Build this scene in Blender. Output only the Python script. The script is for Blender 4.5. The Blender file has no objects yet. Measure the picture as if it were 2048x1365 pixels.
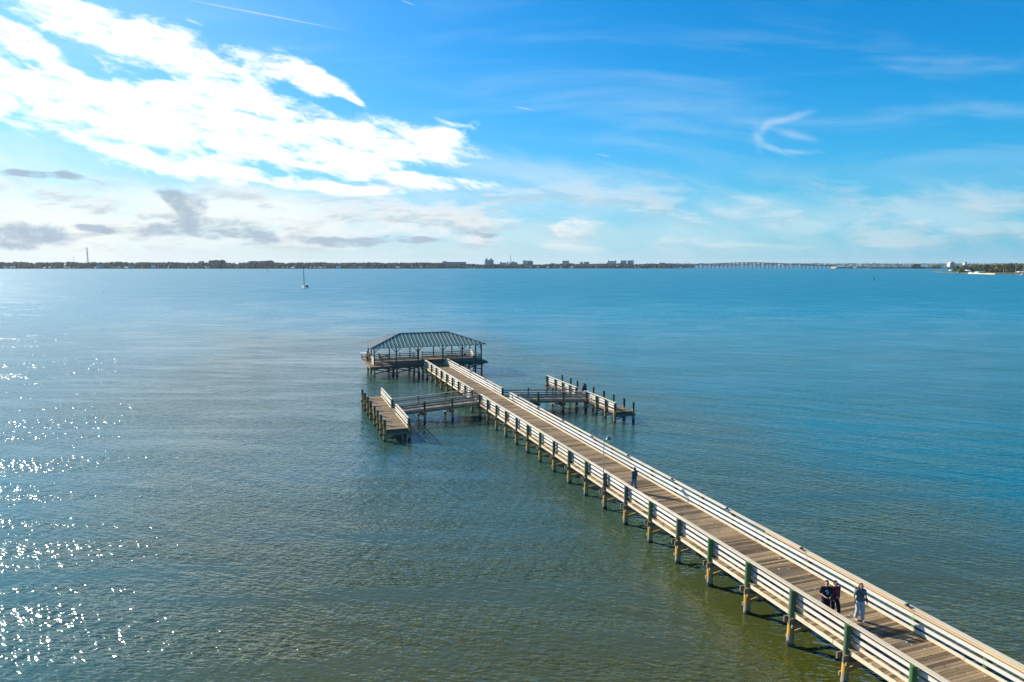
import bpy, bmesh, math, random
from mathutils import Vector, Matrix
R = math.radians
random.seed(7)
scene = bpy.context.scene
col = scene.collection

# ------------------------------------------------------------------ camera
F_PX, CAM_H, PITCH = 1365.0, 17.05, 0.11162
cd = bpy.data.cameras.new('camera')
cam = bpy.data.objects.new('camera', cd); col.objects.link(cam)
cam.location = (0, 0, CAM_H)
cam.rotation_euler = (math.pi/2 - PITCH, 0, 0)
cd.sensor_width = 36.0; cd.lens = 36.0 * F_PX / 2048.0
cd.clip_start = 0.5; cd.clip_end = 120000
scene.camera = cam
scene.view_settings.view_transform = 'Standard'
scene.view_settings.look = 'None'
scene.view_settings.exposure = 0.72
scene.view_settings.gamma = 1.0

# ------------------------------------------------------------------ node helpers
class NT:
    def __init__(s, tree): s.t = tree; s.n = tree.nodes; s.l = tree.links
    def node(s, ty, **kw):
        n = s.n.new(ty)
        for k, v in kw.items(): setattr(n, k, v)
        return n
    def put(s, sock, v):
        if isinstance(v, bpy.types.NodeSocket): s.l.new(v, sock)
        elif v is not None: sock.default_value = v
    def m(s, op, a, b=None, c=None, clamp=False):
        n = s.node('ShaderNodeMath', operation=op, use_clamp=clamp)
        s.put(n.inputs[0], a); s.put(n.inputs[1], b)
        if c is not None: s.put(n.inputs[2], c)
        return n.outputs[0]
    def v(s, op, a, b=None, out=0):
        n = s.node('ShaderNodeVectorMath', operation=op)
        s.put(n.inputs[0], a)
        if b is not None:
            if op == 'SCALE': s.put(n.inputs[3], b)
            else: s.put(n.inputs[1], b)
        return n.outputs[out]
    def comb(s, x, y, z=0.0):
        n = s.node('ShaderNodeCombineXYZ')
        s.put(n.inputs[0], x); s.put(n.inputs[1], y); s.put(n.inputs[2], z); return n.outputs[0]
    def sep(s, v):
        n = s.node('ShaderNodeSeparateXYZ'); s.put(n.inputs[0], v); return n.outputs
    def mapv(s, v, loc=(0,0,0), rot=(0,0,0), sc=(1,1,1), ty='POINT'):
        n = s.node('ShaderNodeMapping', vector_type=ty); s.put(n.inputs[0], v)
        n.inputs[1].default_value = loc; n.inputs[2].default_value = rot; n.inputs[3].default_value = sc
        return n.outputs[0]
    def noise(s, v, scale=1.0, detail=2.0, rough=0.5, dist=0.0, out=0):
        n = s.node('ShaderNodeTexNoise'); s.put(n.inputs['Vector'], v)
        s.put(n.inputs['Scale'], scale); n.inputs['Detail'].default_value = detail
        n.inputs['Roughness'].default_value = rough; n.inputs['Distortion'].default_value = dist
        return n.outputs[out]
    def mix(s, fac, a, b, mode='MIX'):
        n = s.node('ShaderNodeMix', data_type='RGBA', blend_type=mode, clamp_factor=True)
        s.put(n.inputs[0], fac); s.put(n.inputs[6], a); s.put(n.inputs[7], b); return n.outputs[2]
    def rng(s, v, a, b, c=0.0, d=1.0, smooth=True):
        n = s.node('ShaderNodeMapRange', interpolation_type='SMOOTHSTEP' if smooth else 'LINEAR')
        s.put(n.inputs[0], v); n.inputs[1].default_value = a; n.inputs[2].default_value = b
        n.inputs[3].default_value = c; n.inputs[4].default_value = d
        return n.outputs[0]

def C4(c): return (c[0], c[1], c[2], 1.0)

# ------------------------------------------------------------------ sky: sun direction
SUN_AZ, SUN_EL = R(-56), R(27)          # 50 degrees left of the view, low in the late afternoon
sun_dir = Vector((math.sin(SUN_AZ)*math.cos(SUN_EL), math.cos(SUN_AZ)*math.cos(SUN_EL), math.sin(SUN_EL)))
ld = bpy.data.lights.new('sun', 'SUN'); ld.energy = 4.9; ld.angle = R(0.55); ld.color = (1.0, 0.92, 0.80)
lo = bpy.data.objects.new('sun', ld); col.objects.link(lo)
lo.rotation_euler = sun_dir.to_track_quat('Z', 'Y').to_euler()

world = bpy.data.worlds.new('World'); scene.world = world; world.use_nodes = True
w = NT(world.node_tree); w.n.clear()
geo = w.node('ShaderNodeTexCoord').outputs['Generated']
sky = w.node('ShaderNodeTexSky', sky_type='NISHITA', sun_disc=False, sun_elevation=SUN_EL, sun_rotation=SUN_AZ,
             altitude=0.0, air_density=1.0, dust_density=0.6, ozone_density=2.5)
dx_, dy_, dz_ = w.sep(geo)
fy = w.m('MAXIMUM', dy_, 0.05)
U = w.m('DIVIDE', dx_, fy); V = w.m('DIVIDE', dz_, fy)      # direction on the sky, gnomonic about the north
front = w.rng(dy_, 0.1, 0.4)
UV = w.comb(U, V)
# clouds: where on the sky each bank lies is given as a direction (azimuth and elevation tangents)
cP, sP = math.cos(PITCH), math.sin(PITCH)
def sky_uv(px, py):
    a = (px-1024)/F_PX; b = -(py-682.5)/F_PX
    y = cP + b*sP
    return a/y, (-sP + b*cP)/y
def bank(blobs, vec):
    """field: 1 in the middle of any of the elliptical banks, 0 on the rim, negative outside"""
    acc = None
    for (px, py, rx, ry, ang) in blobs:
        u, v = sky_uv(px, py)
        k = 1.0/F_PX
        n = w.node('ShaderNodeMapping', vector_type='TEXTURE')
        w.put(n.inputs[0], vec); n.inputs[1].default_value = (u, v, 0)
        n.inputs[2].default_value = (0, 0, R(-ang)); n.inputs[3].default_value = (rx*k, ry*k, 1)
        d = w.v('LENGTH', n.outputs[0], out=1)
        s_ = w.m('SUBTRACT', 1.0, d)
        acc = s_ if acc is None else w.m('SMOOTH_MAX', acc, s_, 0.25)
    return acc
UVr = w.mapv(UV, rot=(0, 0, R(14)))                # texture runs along the streaks
warp = w.noise(w.mapv(UVr, sc=(5, 11, 1)), 1.0, 3, 0.55, out=1)
UVw = w.v('ADD', UV, w.v('SCALE', w.v('SUBTRACT', warp, (0.5, 0.5, 0.5)), 0.05))
n_streak = w.noise(w.mapv(UVr, loc=(3, 1, 0), sc=(7, 26, 1)), 1.0, 8, 0.62, 0.6)
n_fine = w.noise(w.mapv(UVr, loc=(9, 5, 0), sc=(20, 62, 1)), 1.0, 8, 0.65, 0.5)
n_puff = w.noise(w.mapv(UV, loc=(1, 7, 0), sc=(20, 34, 1)), 1.0, 7, 0.62, 0.25)

cirro = bank([(60,190,230,52,8),(300,228,250,62,11),(520,262,220,60,11),(720,290,170,44,6),(860,280,65,26,-8),
              (300,310,190,24,16),(470,345,200,15,10),(700,372,110,9,5),(880,370,110,14,6),(660,322,110,22,14),
              (150,40,120,36,16),(300,85,150,46,17),(430,140,120,44,22),(540,135,120,22,18),(640,160,70,18,25),(600,150,90,24,20),(705,195,32,9,42),
              (30,75,110,26,22),(110,120,110,14,24),(480,195,110,34,22),(180,150,60,10,20),(-60,140,160,50,20)], UVw)
c1 = w.m('MINIMUM', w.m('MULTIPLY', cirro, 1.7), 0.55)
c1 = w.m('ADD', c1, w.m('MULTIPLY', w.m('SUBTRACT', n_streak, 0.5), 2.8))
c1 = w.m('ADD', c1, w.m('MULTIPLY', w.m('SUBTRACT', n_fine, 0.5), 3.6))
c1 = w.m('POWER', w.rng(c1, -0.5, 0.62, 0, 1, False), 1.35)
glow = bank([(60,440,620,120,2),(480,420,520,70,2),(-300,420,600,220,0)], UV)
g1 = w.m('ADD', w.m('MULTIPLY', glow, 1.3), w.m('MULTIPLY', w.m('SUBTRACT', n_streak, 0.5), 1.0))
g1 = w.rng(g1, -0.1, 1.1, 0.0, 0.72)
cum = bank([(620,462,120,24,0),(700,450,110,28,0),(820,462,100,22,0),(1150,458,50,15,0)], UVw)
c2 = w.m('ADD', w.m('MINIMUM', w.m('MULTIPLY', cum, 1.4), 0.4), w.m('MULTIPLY', w.m('SUBTRACT', n_puff, 0.5), 3.4))
c2 = w.rng(c2, 0.0, 0.8, 0.0, 0.75)
gray = bank([(352,388,44,15,18),(385,415,52,26,30),(370,447,120,20,-3),(470,467,110,14,3),(40,470,110,30,2),(190,452,44,8,5),(640,482,150,11,0),(950,468,36,7,0),(60,352,140,9,6),(790,478,120,8,0)], UVw)
c3 = w.m('ADD', w.m('MINIMUM', w.m('MULTIPLY', gray, 1.4), 0.5), w.m('MULTIPLY', w.m('SUBTRACT', n_puff, 0.5), 2.6))
c3 = w.rng(c3, -0.1, 0.7, 0.0, 0.85)
# broken low cumulus in rows towards the horizon, their undersides grey
n_low = w.noise(w.mapv(UV, loc=(4, 2.0, 0), sc=(8, 34, 1)), 1.0, 8, 0.62, 0.3)
n_low2 = w.noise(w.mapv(UV, loc=(4, 2.0+0.34, 0), sc=(8, 34, 1)), 1.0, 8, 0.62, 0.3)
lowband = w.m('MULTIPLY', w.rng(V, 0.012, 0.03), w.rng(V, 0.15, 0.07))
c7 = w.m('MULTIPLY', w.m('MULTIPLY', w.rng(n_low, 0.48, 0.62, 0, 0.8), lowband), w.rng(U, 0.45, -0.3, 0.35, 1.0))
c8 = w.m('MULTIPLY', w.m('MULTIPLY', w.rng(n_low2, 0.48, 0.62, 0, 0.8), lowband), w.rng(U, 0.35, -0.35, 0.35, 1.0))
veil = bank([(1000,470,1000,52,0),(1450,430,220,46,-8),(1900,430,260,62,-4),(1320,378,100,11,2),(1050,350,420,44,8),(1050,400,360,50,4),(1700,440,500,50,-2)], UVw)
c4 = w.m('ADD', w.m('MULTIPLY', veil, 0.7), w.m('MULTIPLY', w.m('SUBTRACT', n_streak, 0.5), 1.8))
c4 = w.rng(c4, -0.25, 0.9, 0.0, 0.5)
wisp = bank([(1575,238,58,7,-14),(1535,252,32,9,-35),(1518,272,11,22,-12),(1545,295,40,6,22),(1590,303,42,5,4),(1590,270,40,7,14)], w.v('ADD', UV, w.v('SCALE', w.v('SUBTRACT', warp, (0.5, 0.5, 0.5)), 0.02)))
c5 = w.m('ADD', wisp, w.m('MULTIPLY', w.m('SUBTRACT', n_fine, 0.5), 1.8))
c5 = w.rng(c5, -0.6, 1.2, 0.0, 0.30)
trail = bank([(520,28,200,2.2,10.5),(800+16,6,19,1.6,21),(1047,217,29,1.8,9.5),(1207,311,20,1.4,12)], UV)
c6 = w.rng(trail, 0.0, 0.7, 0.0, 0.30)
n_thin = w.noise(w.mapv(UV, loc=(2, 6, 0), rot=(0, 0, R(12)), sc=(2.2, 13, 1)), 1.0, 6, 0.55, 0.8)
c9 = w.m('MULTIPLY', w.rng(n_thin, 0.44, 0.72, 0, 0.24), w.m('MULTIPLY', w.rng(V, 0.05, 0.2), w.rng(V, 0.46, 0.26)))
# graded clear sky
base = w.mix(1.0, sky.outputs[0], (0.01, 0.66, 1.18, 1), 'MULTIPLY')
el = w.m('MAXIMUM', dz_, 0.0)
azf = w.rng(w.m('ARCTAN2', dx_, dy_), -0.75, 0.75, 0, 1, False)
ramp = w.node('ShaderNodeValToRGB'); w.put(ramp.inputs[0], azf)
KR = 6.8
cr_ = ramp.color_ramp; cr_.elements[0].position = 0.0; cr_.elements[0].color = (.86, .83, .76, 1); cr_.elements[1].position = 1.0; cr_.elements[1].color = (.22, .55, .76, 1)
for p_, c_r in ((0.30, (.80, .82, .80, 1)), (0.55, (.56, .76, .84, 1)), (0.78, (.36, .66, .80, 1))):
    e_ = cr_.elements.new(p_); e_.color = c_r
lowc = w.v('MULTIPLY', w.v('SCALE', ramp.outputs[0], KR), w.comb(w.m('POWER', 2.718, w.m('MULTIPLY', w.m('MULTIPLY', el, azf), -6.0)), 1.0, 1.0))
thin = w.m('POWER', 2.718, w.m('MULTIPLY', el, -7.6))
base = w.mix(w.m('MULTIPLY', thin, 0.93), base, lowc)
sdot = w.m('MAXIMUM', w.v('DOT_PRODUCT', geo, tuple(sun_dir), out=1), 0.0)
base = w.mix(w.m('MULTIPLY', w.m('POWER', sdot, 7.0), 0.62), base, (0.66*KR, 0.80*KR, 0.88*KR, 1))
K = 6.9     # cloud radiance in the sky texture's units (world strength is 0.1)
def k(c, s=K): return (c[0]*s, c[1]*s, c[2]*s, 1)
outc = w.mix(w.m('MULTIPLY', c4, front), base, k((0.72, 0.86, 0.92)))
outc = w.mix(w.m('MULTIPLY', c9, front), outc, k((0.66, 0.84, 0.95)))
outc = w.mix(w.m('MULTIPLY', g1, front), outc, k((1.08, 1.05, 0.97)))
outc = w.mix(w.m('MULTIPLY', c6, front), outc, k((0.95, 0.97, 1.0)))
outc = w.mix(w.m('MULTIPLY', c5, front), outc, k((0.80, 0.92, 1.0)))
outc = w.mix(w.m('MULTIPLY', c1, front), outc, w.mix(w.rng(n_puff, 0.35, 0.62), k((1.12, 1.17, 1.22)), k((1.45, 1.45, 1.42))))
outc = w.mix(w.m('MULTIPLY', c8, front), outc, k((0.52, 0.60, 0.66)))
outc = w.mix(w.m('MULTIPLY', c7, front), outc, k((0.90, 0.92, 0.92)))
outc = w.mix(w.m('MULTIPLY', c2, front), outc, k((0.90, 0.93, 0.94)))
outc = w.mix(w.m('MULTIPLY', c3, front), outc, k((0.36, 0.48, 0.60)))
bg = w.node('ShaderNodeBackground'); w.put(bg.inputs[0], outc); bg.inputs[1].default_value = 0.09
wo = w.node('ShaderNodeOutputWorld'); w.l.new(bg.outputs[0], wo.inputs[0])

# ------------------------------------------------------------------ materials
MATS = {}
def mat(name, color=(0.5,0.5,0.5), rough=0.7, metal=0.0, build=None, spec=0.3):
    if name in MATS: return MATS[name]
    m = bpy.data.materials.new(name); m.use_nodes = True
    b = m.node_tree.nodes['Principled BSDF']
    b.inputs['Base Color'].default_value = C4(color); b.inputs['Roughness'].default_value = rough
    b.inputs['Metallic'].default_value = metal; b.inputs['Specular IOR Level'].default_value = spec
    if build: build(NT(m.node_tree), b)
    MATS[name] = m; return m

def plain(color, var=0.25, scale=3.0):
    def f(t, b):
        g = t.node('ShaderNodeTexCoord').outputs['Object']
        n = t.noise(g, scale, 4, 0.6)
        c2_ = tuple(x*(1-var) for x in color); c1_ = tuple(min(1, x*(1+var*0.6)) for x in color)
        t.put(b.inputs['Base Color'], t.mix(t.rng(n, 0.3, 0.7), C4(c2_), C4(c1_)))
    return f

def wood(light, dark, streak=(1, 1, 1), stain=None, amt=0.5, spots=False):
    """weathered boards: each board its own tone, grain and blotches"""
    def f(t, b):
        g = t.node('ShaderNodeTexCoord').outputs['Object']
        isl = t.node('ShaderNodeNewGeometry').outputs['Random Per Island']
        gr = t.noise(t.mapv(g, sc=streak), 1.0, 5, 0.65)
        bl = t.noise(g, 0.9, 3, 0.6)
        f1 = t.m('ADD', t.m('MULTIPLY', isl, amt), t.m('MULTIPLY', gr, 1-amt))
        c = t.mix(t.rng(f1, 0.2, 0.8), C4(dark), C4(light))
        if stain: c = t.mix(t.rng(bl, 0.48, 0.72, 0, 0.7), c, C4(stain))
        if spots:      # bird droppings and knots
            c = t.mix(t.rng(t.noise(g, 7.0, 2, 0.5), 0.70, 0.74, 0, 0.8), c, (0.82, 0.82, 0.78, 1))
            c = t.mix(t.rng(t.noise(t.mapv(g, loc=(5,5,5)), 4.0, 2, 0.5), 0.69, 0.74, 0, 0.6), c, C4(dark))
        t.put(b.inputs['Base Color'], c)
        bp = t.node('ShaderNodeBump'); bp.inputs['Strength'].default_value = 0.3; bp.inputs['Distance'].default_value = 0.01
        t.put(bp.inputs['Height'], gr); t.put(b.inputs['Normal'], bp.outputs[0])
    return f
M_RAIL = mat('rail_wood', rough=0.75, build=wood((0.82,0.78,0.71), (0.62,0.57,0.50), (14,0.8,14), (0.56,0.48,0.38), 0.55, True))
M_RAILX_SHADED = mat('rail_wood_cross_shaded', rough=0.75, build=wood((0.36,0.32,0.27), (0.22,0.19,0.16), (0.8,14,14), (0.24,0.20,0.15), 0.55))  # rail wood darkened: the shade on these rails is put into the colour
M_NEW = mat('new_lumber', rough=0.7, build=wood((0.66,0.46,0.24), (0.52,0.34,0.16), (14,0.8,14), None, 0.5))
M_CAP = mat('cap_wood', rough=0.75, build=wood((0.76,0.67,0.50), (0.60,0.51,0.36), (14,0.8,14), (0.56,0.44,0.28), 0.5, True))
M_DECK = mat('deck_planks', rough=0.8, build=wood((0.335,0.235,0.125), (0.085,0.058,0.032), (0.7,16,16), (0.17,0.13,0.09), 0.65, True))
M_DECKT = mat('ramp_planks', rough=0.8, build=wood((0.29,0.23,0.15), (0.09,0.07,0.05), (16,0.7,16), (0.21,0.17,0.13), 0.75))
M_FRAME = mat('frame_timber', rough=0.8, build=wood((0.26,0.22,0.16), (0.10,0.085,0.06), (2,2,2), (0.16,0.14,0.09), 0.5))
M_BRACE_LIT = mat('brace_timber_lit', rough=0.8, build=wood((0.52,0.40,0.20), (0.30,0.23,0.12), (2,2,2), (0.30,0.26,0.14), 0.5))  # lighter than the frame: sunlight on the braces is put into the colour
M_POST = mat('dark_post', rough=0.8, build=wood((0.16,0.14,0.12), (0.07,0.065,0.055), (8,8,1), None, 0.5))
def pile_build(t, b):
    g = t.node('ShaderNodeNewGeometry').outputs['Position']
    oi = t.node('ShaderNodeObjectInfo').outputs['Random']
    x, y, z = t.sep(g)
    n = t.noise(t.mapv(g, sc=(6, 6, 0.9)), 1.0, 5, 0.65)
    zz = t.m('ADD', z, t.m('MULTIPLY', t.m('SUBTRACT', n, 0.5), 0.7))
    top = t.mix(t.m('ADD', t.rng(t.m('ADD', oi, t.m('MULTIPLY', n, 0.4)), 0.35, 1.05, 0, 0.6), t.rng(y, 48, 30, 0, 0.5), None, True), (0.08,0.092,0.082,1), (0.06,0.16,0.055,1))
    low = t.mix(t.rng(n, 0.35, 0.65), (0.62,0.34,0.05,1), (0.36,0.24,0.07,1))
    c = t.mix(t.rng(zz, 1.15, 1.45), low, top)
    c = t.mix(t.rng(zz, 0.62, 0.42), c, (0.27,0.25,0.19,1))     # barnacles
    c = t.mix(t.rng(zz, 0.26, 0.10), c, (0.035,0.035,0.025,1))     # wet line
    t.put(b.inputs['Base Color'], c)
    bp = t.node('ShaderNodeBump'); bp.inputs['Strength'].default_value = 0.6; bp.inputs['Distance'].default_value = 0.02
    t.put(bp.inputs['Height'], t.noise(t.mapv(g, sc=(18, 18, 3)), 1.0, 4, 0.6)); t.put(b.inputs['Normal'], bp.outputs[0])
M_PILE = mat('pile_wood', rough=0.8, build=pile_build)

def water_build(t, b):
    pos = t.node('ShaderNodeNewGeometry').outputs['Position']
    g = bpy.data.node_groups.new('wave_height', 'ShaderNodeTree')
    g.interface.new_socket('P', in_out='INPUT', socket_type='NodeSocketVector')
    g.interface.new_socket('H', in_out='OUTPUT', socket_type='NodeSocketFloat')
    q = NT(g); gi = q.node('NodeGroupInput'); go = q.node('NodeGroupOutput')
    P = gi.outputs[0]
    def rot(az): return q.mapv(P, rot=(0, 0, -R(90-az)))
    Pa, Pb, Pc, Pd = rot(-68), rot(17), rot(-38), rot(-88)
    def wv(p, lx, ly, detail, amp, dist=0.3, loc=(0,0,0), rough=0.5):
        n = q.noise(q.mapv(p, loc=loc, sc=(1/lx, 1/ly, 1)), 1.0, detail, rough, dist)
        return q.m('MULTIPLY', n, amp)
    h = wv(Pa, 0.85, 0.32, 2, 0.088)
    h = q.m('ADD', h, wv(Pd, 0.40, 0.17, 1, 0.045, 0.2, (2,8,0)))
    h = q.m('ADD', h, wv(Pb, 4.0, 0.9, 2, 0.045, 0.4, (5,3,0)))
    h = q.m('ADD', h, wv(Pc, 5.0, 0.55, 2, 0.075, 0.3, (7,1,0)))
    h = q.m('ADD', h, wv(rot(-62), 11, 3.2, 2, 0.22, 0.3, (3,5,0)))
    q.put(go.inputs[0], h)
    def H(off):
        n = t.node('ShaderNodeGroup'); n.node_tree = g
        t.put(n.inputs[0], t.v('ADD', pos, off) if off else pos); return n.outputs[0]
    e = 0.03
    h0 = H(None); hx = H((e,0,0)); hy = H((0,e,0))
    # gusts: streaks of rougher and smoother water
    gust = t.noise(t.mapv(pos, rot=(0, 0, -R(90-16)), sc=(1/26, 1/3.2, 1)), 1.0, 5, 0.62, 0.8)
    gust2 = t.noise(t.mapv(pos, rot=(0, 0, -R(90+60)), sc=(1/500, 1/170, 1)), 1.0, 5, 0.65, 0.5)
    patch = t.noise(t.mapv(pos, rot=(0, 0, -R(90-70)), sc=(1/30, 1/16, 1)), 1.0, 9, 0.78, 0.4)
    amp = t.m('MULTIPLY', t.m('MULTIPLY', t.rng(patch, 0.34, 0.66, 0.75, 1.3), t.rng(gust, 0.32, 0.68, 0.35, 1.5)), t.rng(gust2, 0.35, 0.65, 0.85, 1.12))
    kx = t.m('MULTIPLY', t.m('MULTIPLY', t.m('SUBTRACT', h0, hx), 1/e), amp)
    ky = t.m('MULTIPLY', t.m('MULTIPLY', t.m('SUBTRACT', h0, hy), 1/e), amp)
    t.put(b.inputs['Normal'], t.v('NORMALIZE', t.comb(kx, ky, 1.0)))
    # body colour is olive; teal and blue are reflected sky painted into it
    tone = t.noise(pos, 0.018, 4, 0.55)
    yy = t.sep(pos)[1]
    sky_tint = t.rng(t.m('ADD', yy, t.m('MULTIPLY', t.m('SUBTRACT', tone, 0.5), 45)), 20, 62)
    sgn_ = t.m('SUBTRACT', t.v('DOT_PRODUCT', pos, (math.cos(0.33764), math.sin(0.33764), 0), out=1), 23.0)
    offp = t.m('MAXIMUM', sgn_, t.m('MULTIPLY', sgn_, -0.65))
    far_ = t.rng(yy, 105, 200, 0.0, 1.0)
    sky_tint = t.m('MAXIMUM', t.m('MULTIPLY', sky_tint, 0.45), t.rng(t.m('ADD', offp, t.m('MULTIPLY', t.m('SUBTRACT', tone, 0.5), 34)), 9, 34))
    sky_tint = t.m('MAXIMUM', sky_tint, far_)
    t.put(b.inputs['Base Color'], t.mix(sky_tint, (0.062,0.066,0.006,1), t.mix(t.rng(yy, 70, 260), (0.002,0.120,0.140,1), (0.000,0.190,0.260,1))))
    t.put(b.inputs['Roughness'], t.m('MULTIPLY', t.rng(yy, 25, 420, 0.12, 0.38), t.rng(patch, 0.34, 0.66, 0.80, 1.22))); b.inputs['IOR'].default_value = 1.58
    b.inputs['Specular IOR Level'].default_value = 0.5
M_WATER = mat('river_water', build=water_build, spec=0.5)
M_WATER.node_tree.nodes['Principled BSDF'].inputs['Specular IOR Level'].default_value = 0.5

def leaf_build(ca, cb):
    def f(t, b):
        isl = t.node('ShaderNodeNewGeometry').outputs['Random Per Island']
        g = t.node('ShaderNodeNewGeometry').outputs['Position']
        n = t.noise(g, 0.06, 3, 0.6)
        t.put(b.inputs['Base Color'], t.mix(t.m('ADD', t.m('MULTIPLY', isl, 0.6), t.m('MULTIPLY', t.rng(n, 0.35, 0.65), 0.4)), C4(ca), C4(cb)))
    return f
M_LEAF = mat('leaves_dark', rough=0.7, build=leaf_build((0.030,0.050,0.018), (0.085,0.115,0.035)))
M_LEAFO = mat('leaves_olive', rough=0.7, build=leaf_build((0.07,0.085,0.02), (0.16,0.16,0.04)))
M_LEAFY = mat('leaves_yellow', rough=0.7, build=leaf_build((0.20,0.17,0.02), (0.34,0.27,0.04)))
M_FAR = mat('far_foliage', rough=0.9, build=leaf_build((0.035,0.055,0.035), (0.10,0.125,0.07)))
M_BARK = mat('bark', rough=0.9, build=plain((0.20,0.17,0.13), 0.4, 2.0))
M_PALMT = mat('palm_bark', rough=0.9, build=plain((0.36,0.33,0.26), 0.3, 2.0))
M_LAND = mat('land_ground', rough=0.95, build=plain((0.10,0.10,0.05), 0.4, 0.01))
M_SAND = mat('sand_ground', rough=0.95, build=plain((0.42,0.31,0.20), 0.3, 0.02))

# ------------------------------------------------------------------ mesh helpers
class MB:
    def __init__(s): s.v = []; s.f = []; s.sm = []
    def add(s, vs, fs, smooth=False):
        o = len(s.v); s.v += [tuple(p) for p in vs]; s.f += [tuple(i+o for i in f) for f in fs]; s.sm += [smooth]*len(fs)
    def box(s, c, d, rz=0.0, rx=0.0, ry=0.0):
        M = Matrix.Translation(c) @ Matrix.Rotation(rz, 4, 'Z') @ Matrix.Rotation(ry, 4, 'Y') @ Matrix.Rotation(rx, 4, 'X')
        vs = [M @ Vector((x*d[0]/2, y*d[1]/2, z*d[2]/2)) for x in (-1,1) for y in (-1,1) for z in (-1,1)]
        s.add(vs, [(0,1,3,2),(4,6,7,5),(0,4,5,1),(2,3,7,6),(0,2,6,4),(1,5,7,3)])
    def ab(s, a, b): s.box([(a[i]+b[i])/2 for i in range(3)], [abs(b[i]-a[i]) for i in range(3)])
    def beam(s, p, q, wd, ht, up=(0,0,1)):
        p = Vector(p); q = Vector(q); d = (q-p).normalized(); u = Vector(up)
        if abs(d.dot(u)) > 0.98: u = Vector((1,0,0))
        x = d.cross(u).normalized(); z = x.cross(d).normalized()
        vs = []
        for e in (p, q):
            for a, b_ in ((-1,-1),(1,-1),(1,1),(-1,1)): vs.append(e + x*wd/2*a + z*ht/2*b_)
        s.add(vs, [(0,3,2,1),(4,5,6,7),(0,1,5,4),(1,2,6,5),(2,3,7,6),(3,0,4,7)])
    def tube(s, pts, rs, n=8, caps=True, smooth=True):
        pts = [Vector(p) for p in pts]; 
        if not isinstance(rs, (list, tuple)): rs = [rs]*len(pts)
        vs = []; ref = None
        for i, p in enumerate(pts):
            d = (pts[min(i+1, len(pts)-1)] - pts[max(i-1, 0)]).normalized()
            if ref is None or abs(d.dot(ref)) > 0.95: ref = Vector((0,1,0)) if abs(d.y) < 0.9 else Vector((1,0,0))
            x = d.cross(ref).normalized(); y = d.cross(x)
            for k_ in range(n):
                a = 2*math.pi*k_/n; vs.append(p + (x*math.cos(a) + y*math.sin(a))*rs[i])
        fs = [(i*n+k_, i*n+(k_+1)%n, (i+1)*n+(k_+1)%n, (i+1)*n+k_) for i in range(len(pts)-1) for k_ in range(n)]
        s.add(vs, fs, smooth)
        if caps:
            s.add(vs[:n], [tuple(range(n))]); s.add(vs[-n:], [tuple(reversed(range(n)))])
    def ell(s, c, r, n=10, m=7, rot=None):
        vs = []; c = Vector(c)
        for i in range(1, m):
            th = math.pi*i/m
            for k_ in range(n):
                a = 2*math.pi*k_/n
                p = Vector((r[0]*math.sin(th)*math.cos(a), r[1]*math.sin(th)*math.sin(a), r[2]*math.cos(th)))
                if rot: p = rot @ p
                vs.append(c+p)
        t_ = Vector((0,0,r[2])); b_ = Vector((0,0,-r[2]))
        if rot: t_ = rot @ t_; b_ = rot @ b_
        vs += [c+t_, c+b_]; T = len(vs)-2; B = T+1
        fs = [(i*n+k_, (i+1)*n+k_, (i+1)*n+(k_+1)%n, i*n+(k_+1)%n) for i in range(m-2) for k_ in range(n)]
        fs += [(T, k_, (k_+1)%n) for k_ in range(n)] + [(B, (m-2)*n+(k_+1)%n, (m-2)*n+k_) for k_ in range(n)]
        s.add(vs, fs, True)
    def cap(s, a, b, ra, rb, n=10):      # tapered capsule
        a = Vector(a); b = Vector(b)
        s.ell(a, (ra,ra,ra), n, 7); s.ell(b, (rb,rb,rb), n, 7)
        if (b-a).length > 1e-4: s.tube([a, b], [ra, rb], n)
    def build(s, name, m, parent=None, loc=None, rz=0.0):
        me = bpy.data.meshes.new(name); me.from_pydata(s.v, [], s.f); me.update()
        if any(s.sm): me.polygons.foreach_set('use_smooth', s.sm)
        me.materials.append(m if not isinstance(m, str) else MATS[m])
        o = bpy.data.objects.new(name, me); col.objects.link(o)
        if parent is not None: o.parent = parent
        if loc is not None: o.location = loc; o.rotation_euler = (0, 0, rz)
        return o
def tag(o, label=None, cat=None, group=None, kind=None):
    if label: o['label'] = label
    if cat: o['category'] = cat
    if group: o['group'] = group
    if kind: o['kind'] = kind
    return o
def thing(name, label, cat, loc=(0,0,0), rz=0.0, group=None):
    o = bpy.data.objects.new(name, None); col.objects.link(o); o.location = loc; o.rotation_euler = (0,0,rz)
    o.empty_display_size = 0.3
    return tag(o, label, cat, group)
def copy_tree(o, parent=None):
    c = o.copy(); col.objects.link(c); c.parent = parent
    for ch in list(o.children): copy_tree(ch, c)
    return c

# ------------------------------------------------------------------ water and land
wm = MB()
# rings of quads keep the sheet flat and big
wm.add([(-60000,-20000,0),(60000,-20000,0),(60000,90000,0),(-60000,90000,0)], [(0,1,2,3)])
tag(wm.build('water', M_WATER), kind='structure')
def at(px, py, Y):      # world point on a depth plane for a direction measured in the photograph
    u, v = sky_uv(px, py); return Vector((u*Y, Y, CAM_H + v*Y))
def zat(py, Y): return CAM_H + sky_uv(1024, py)[1]*Y

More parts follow.
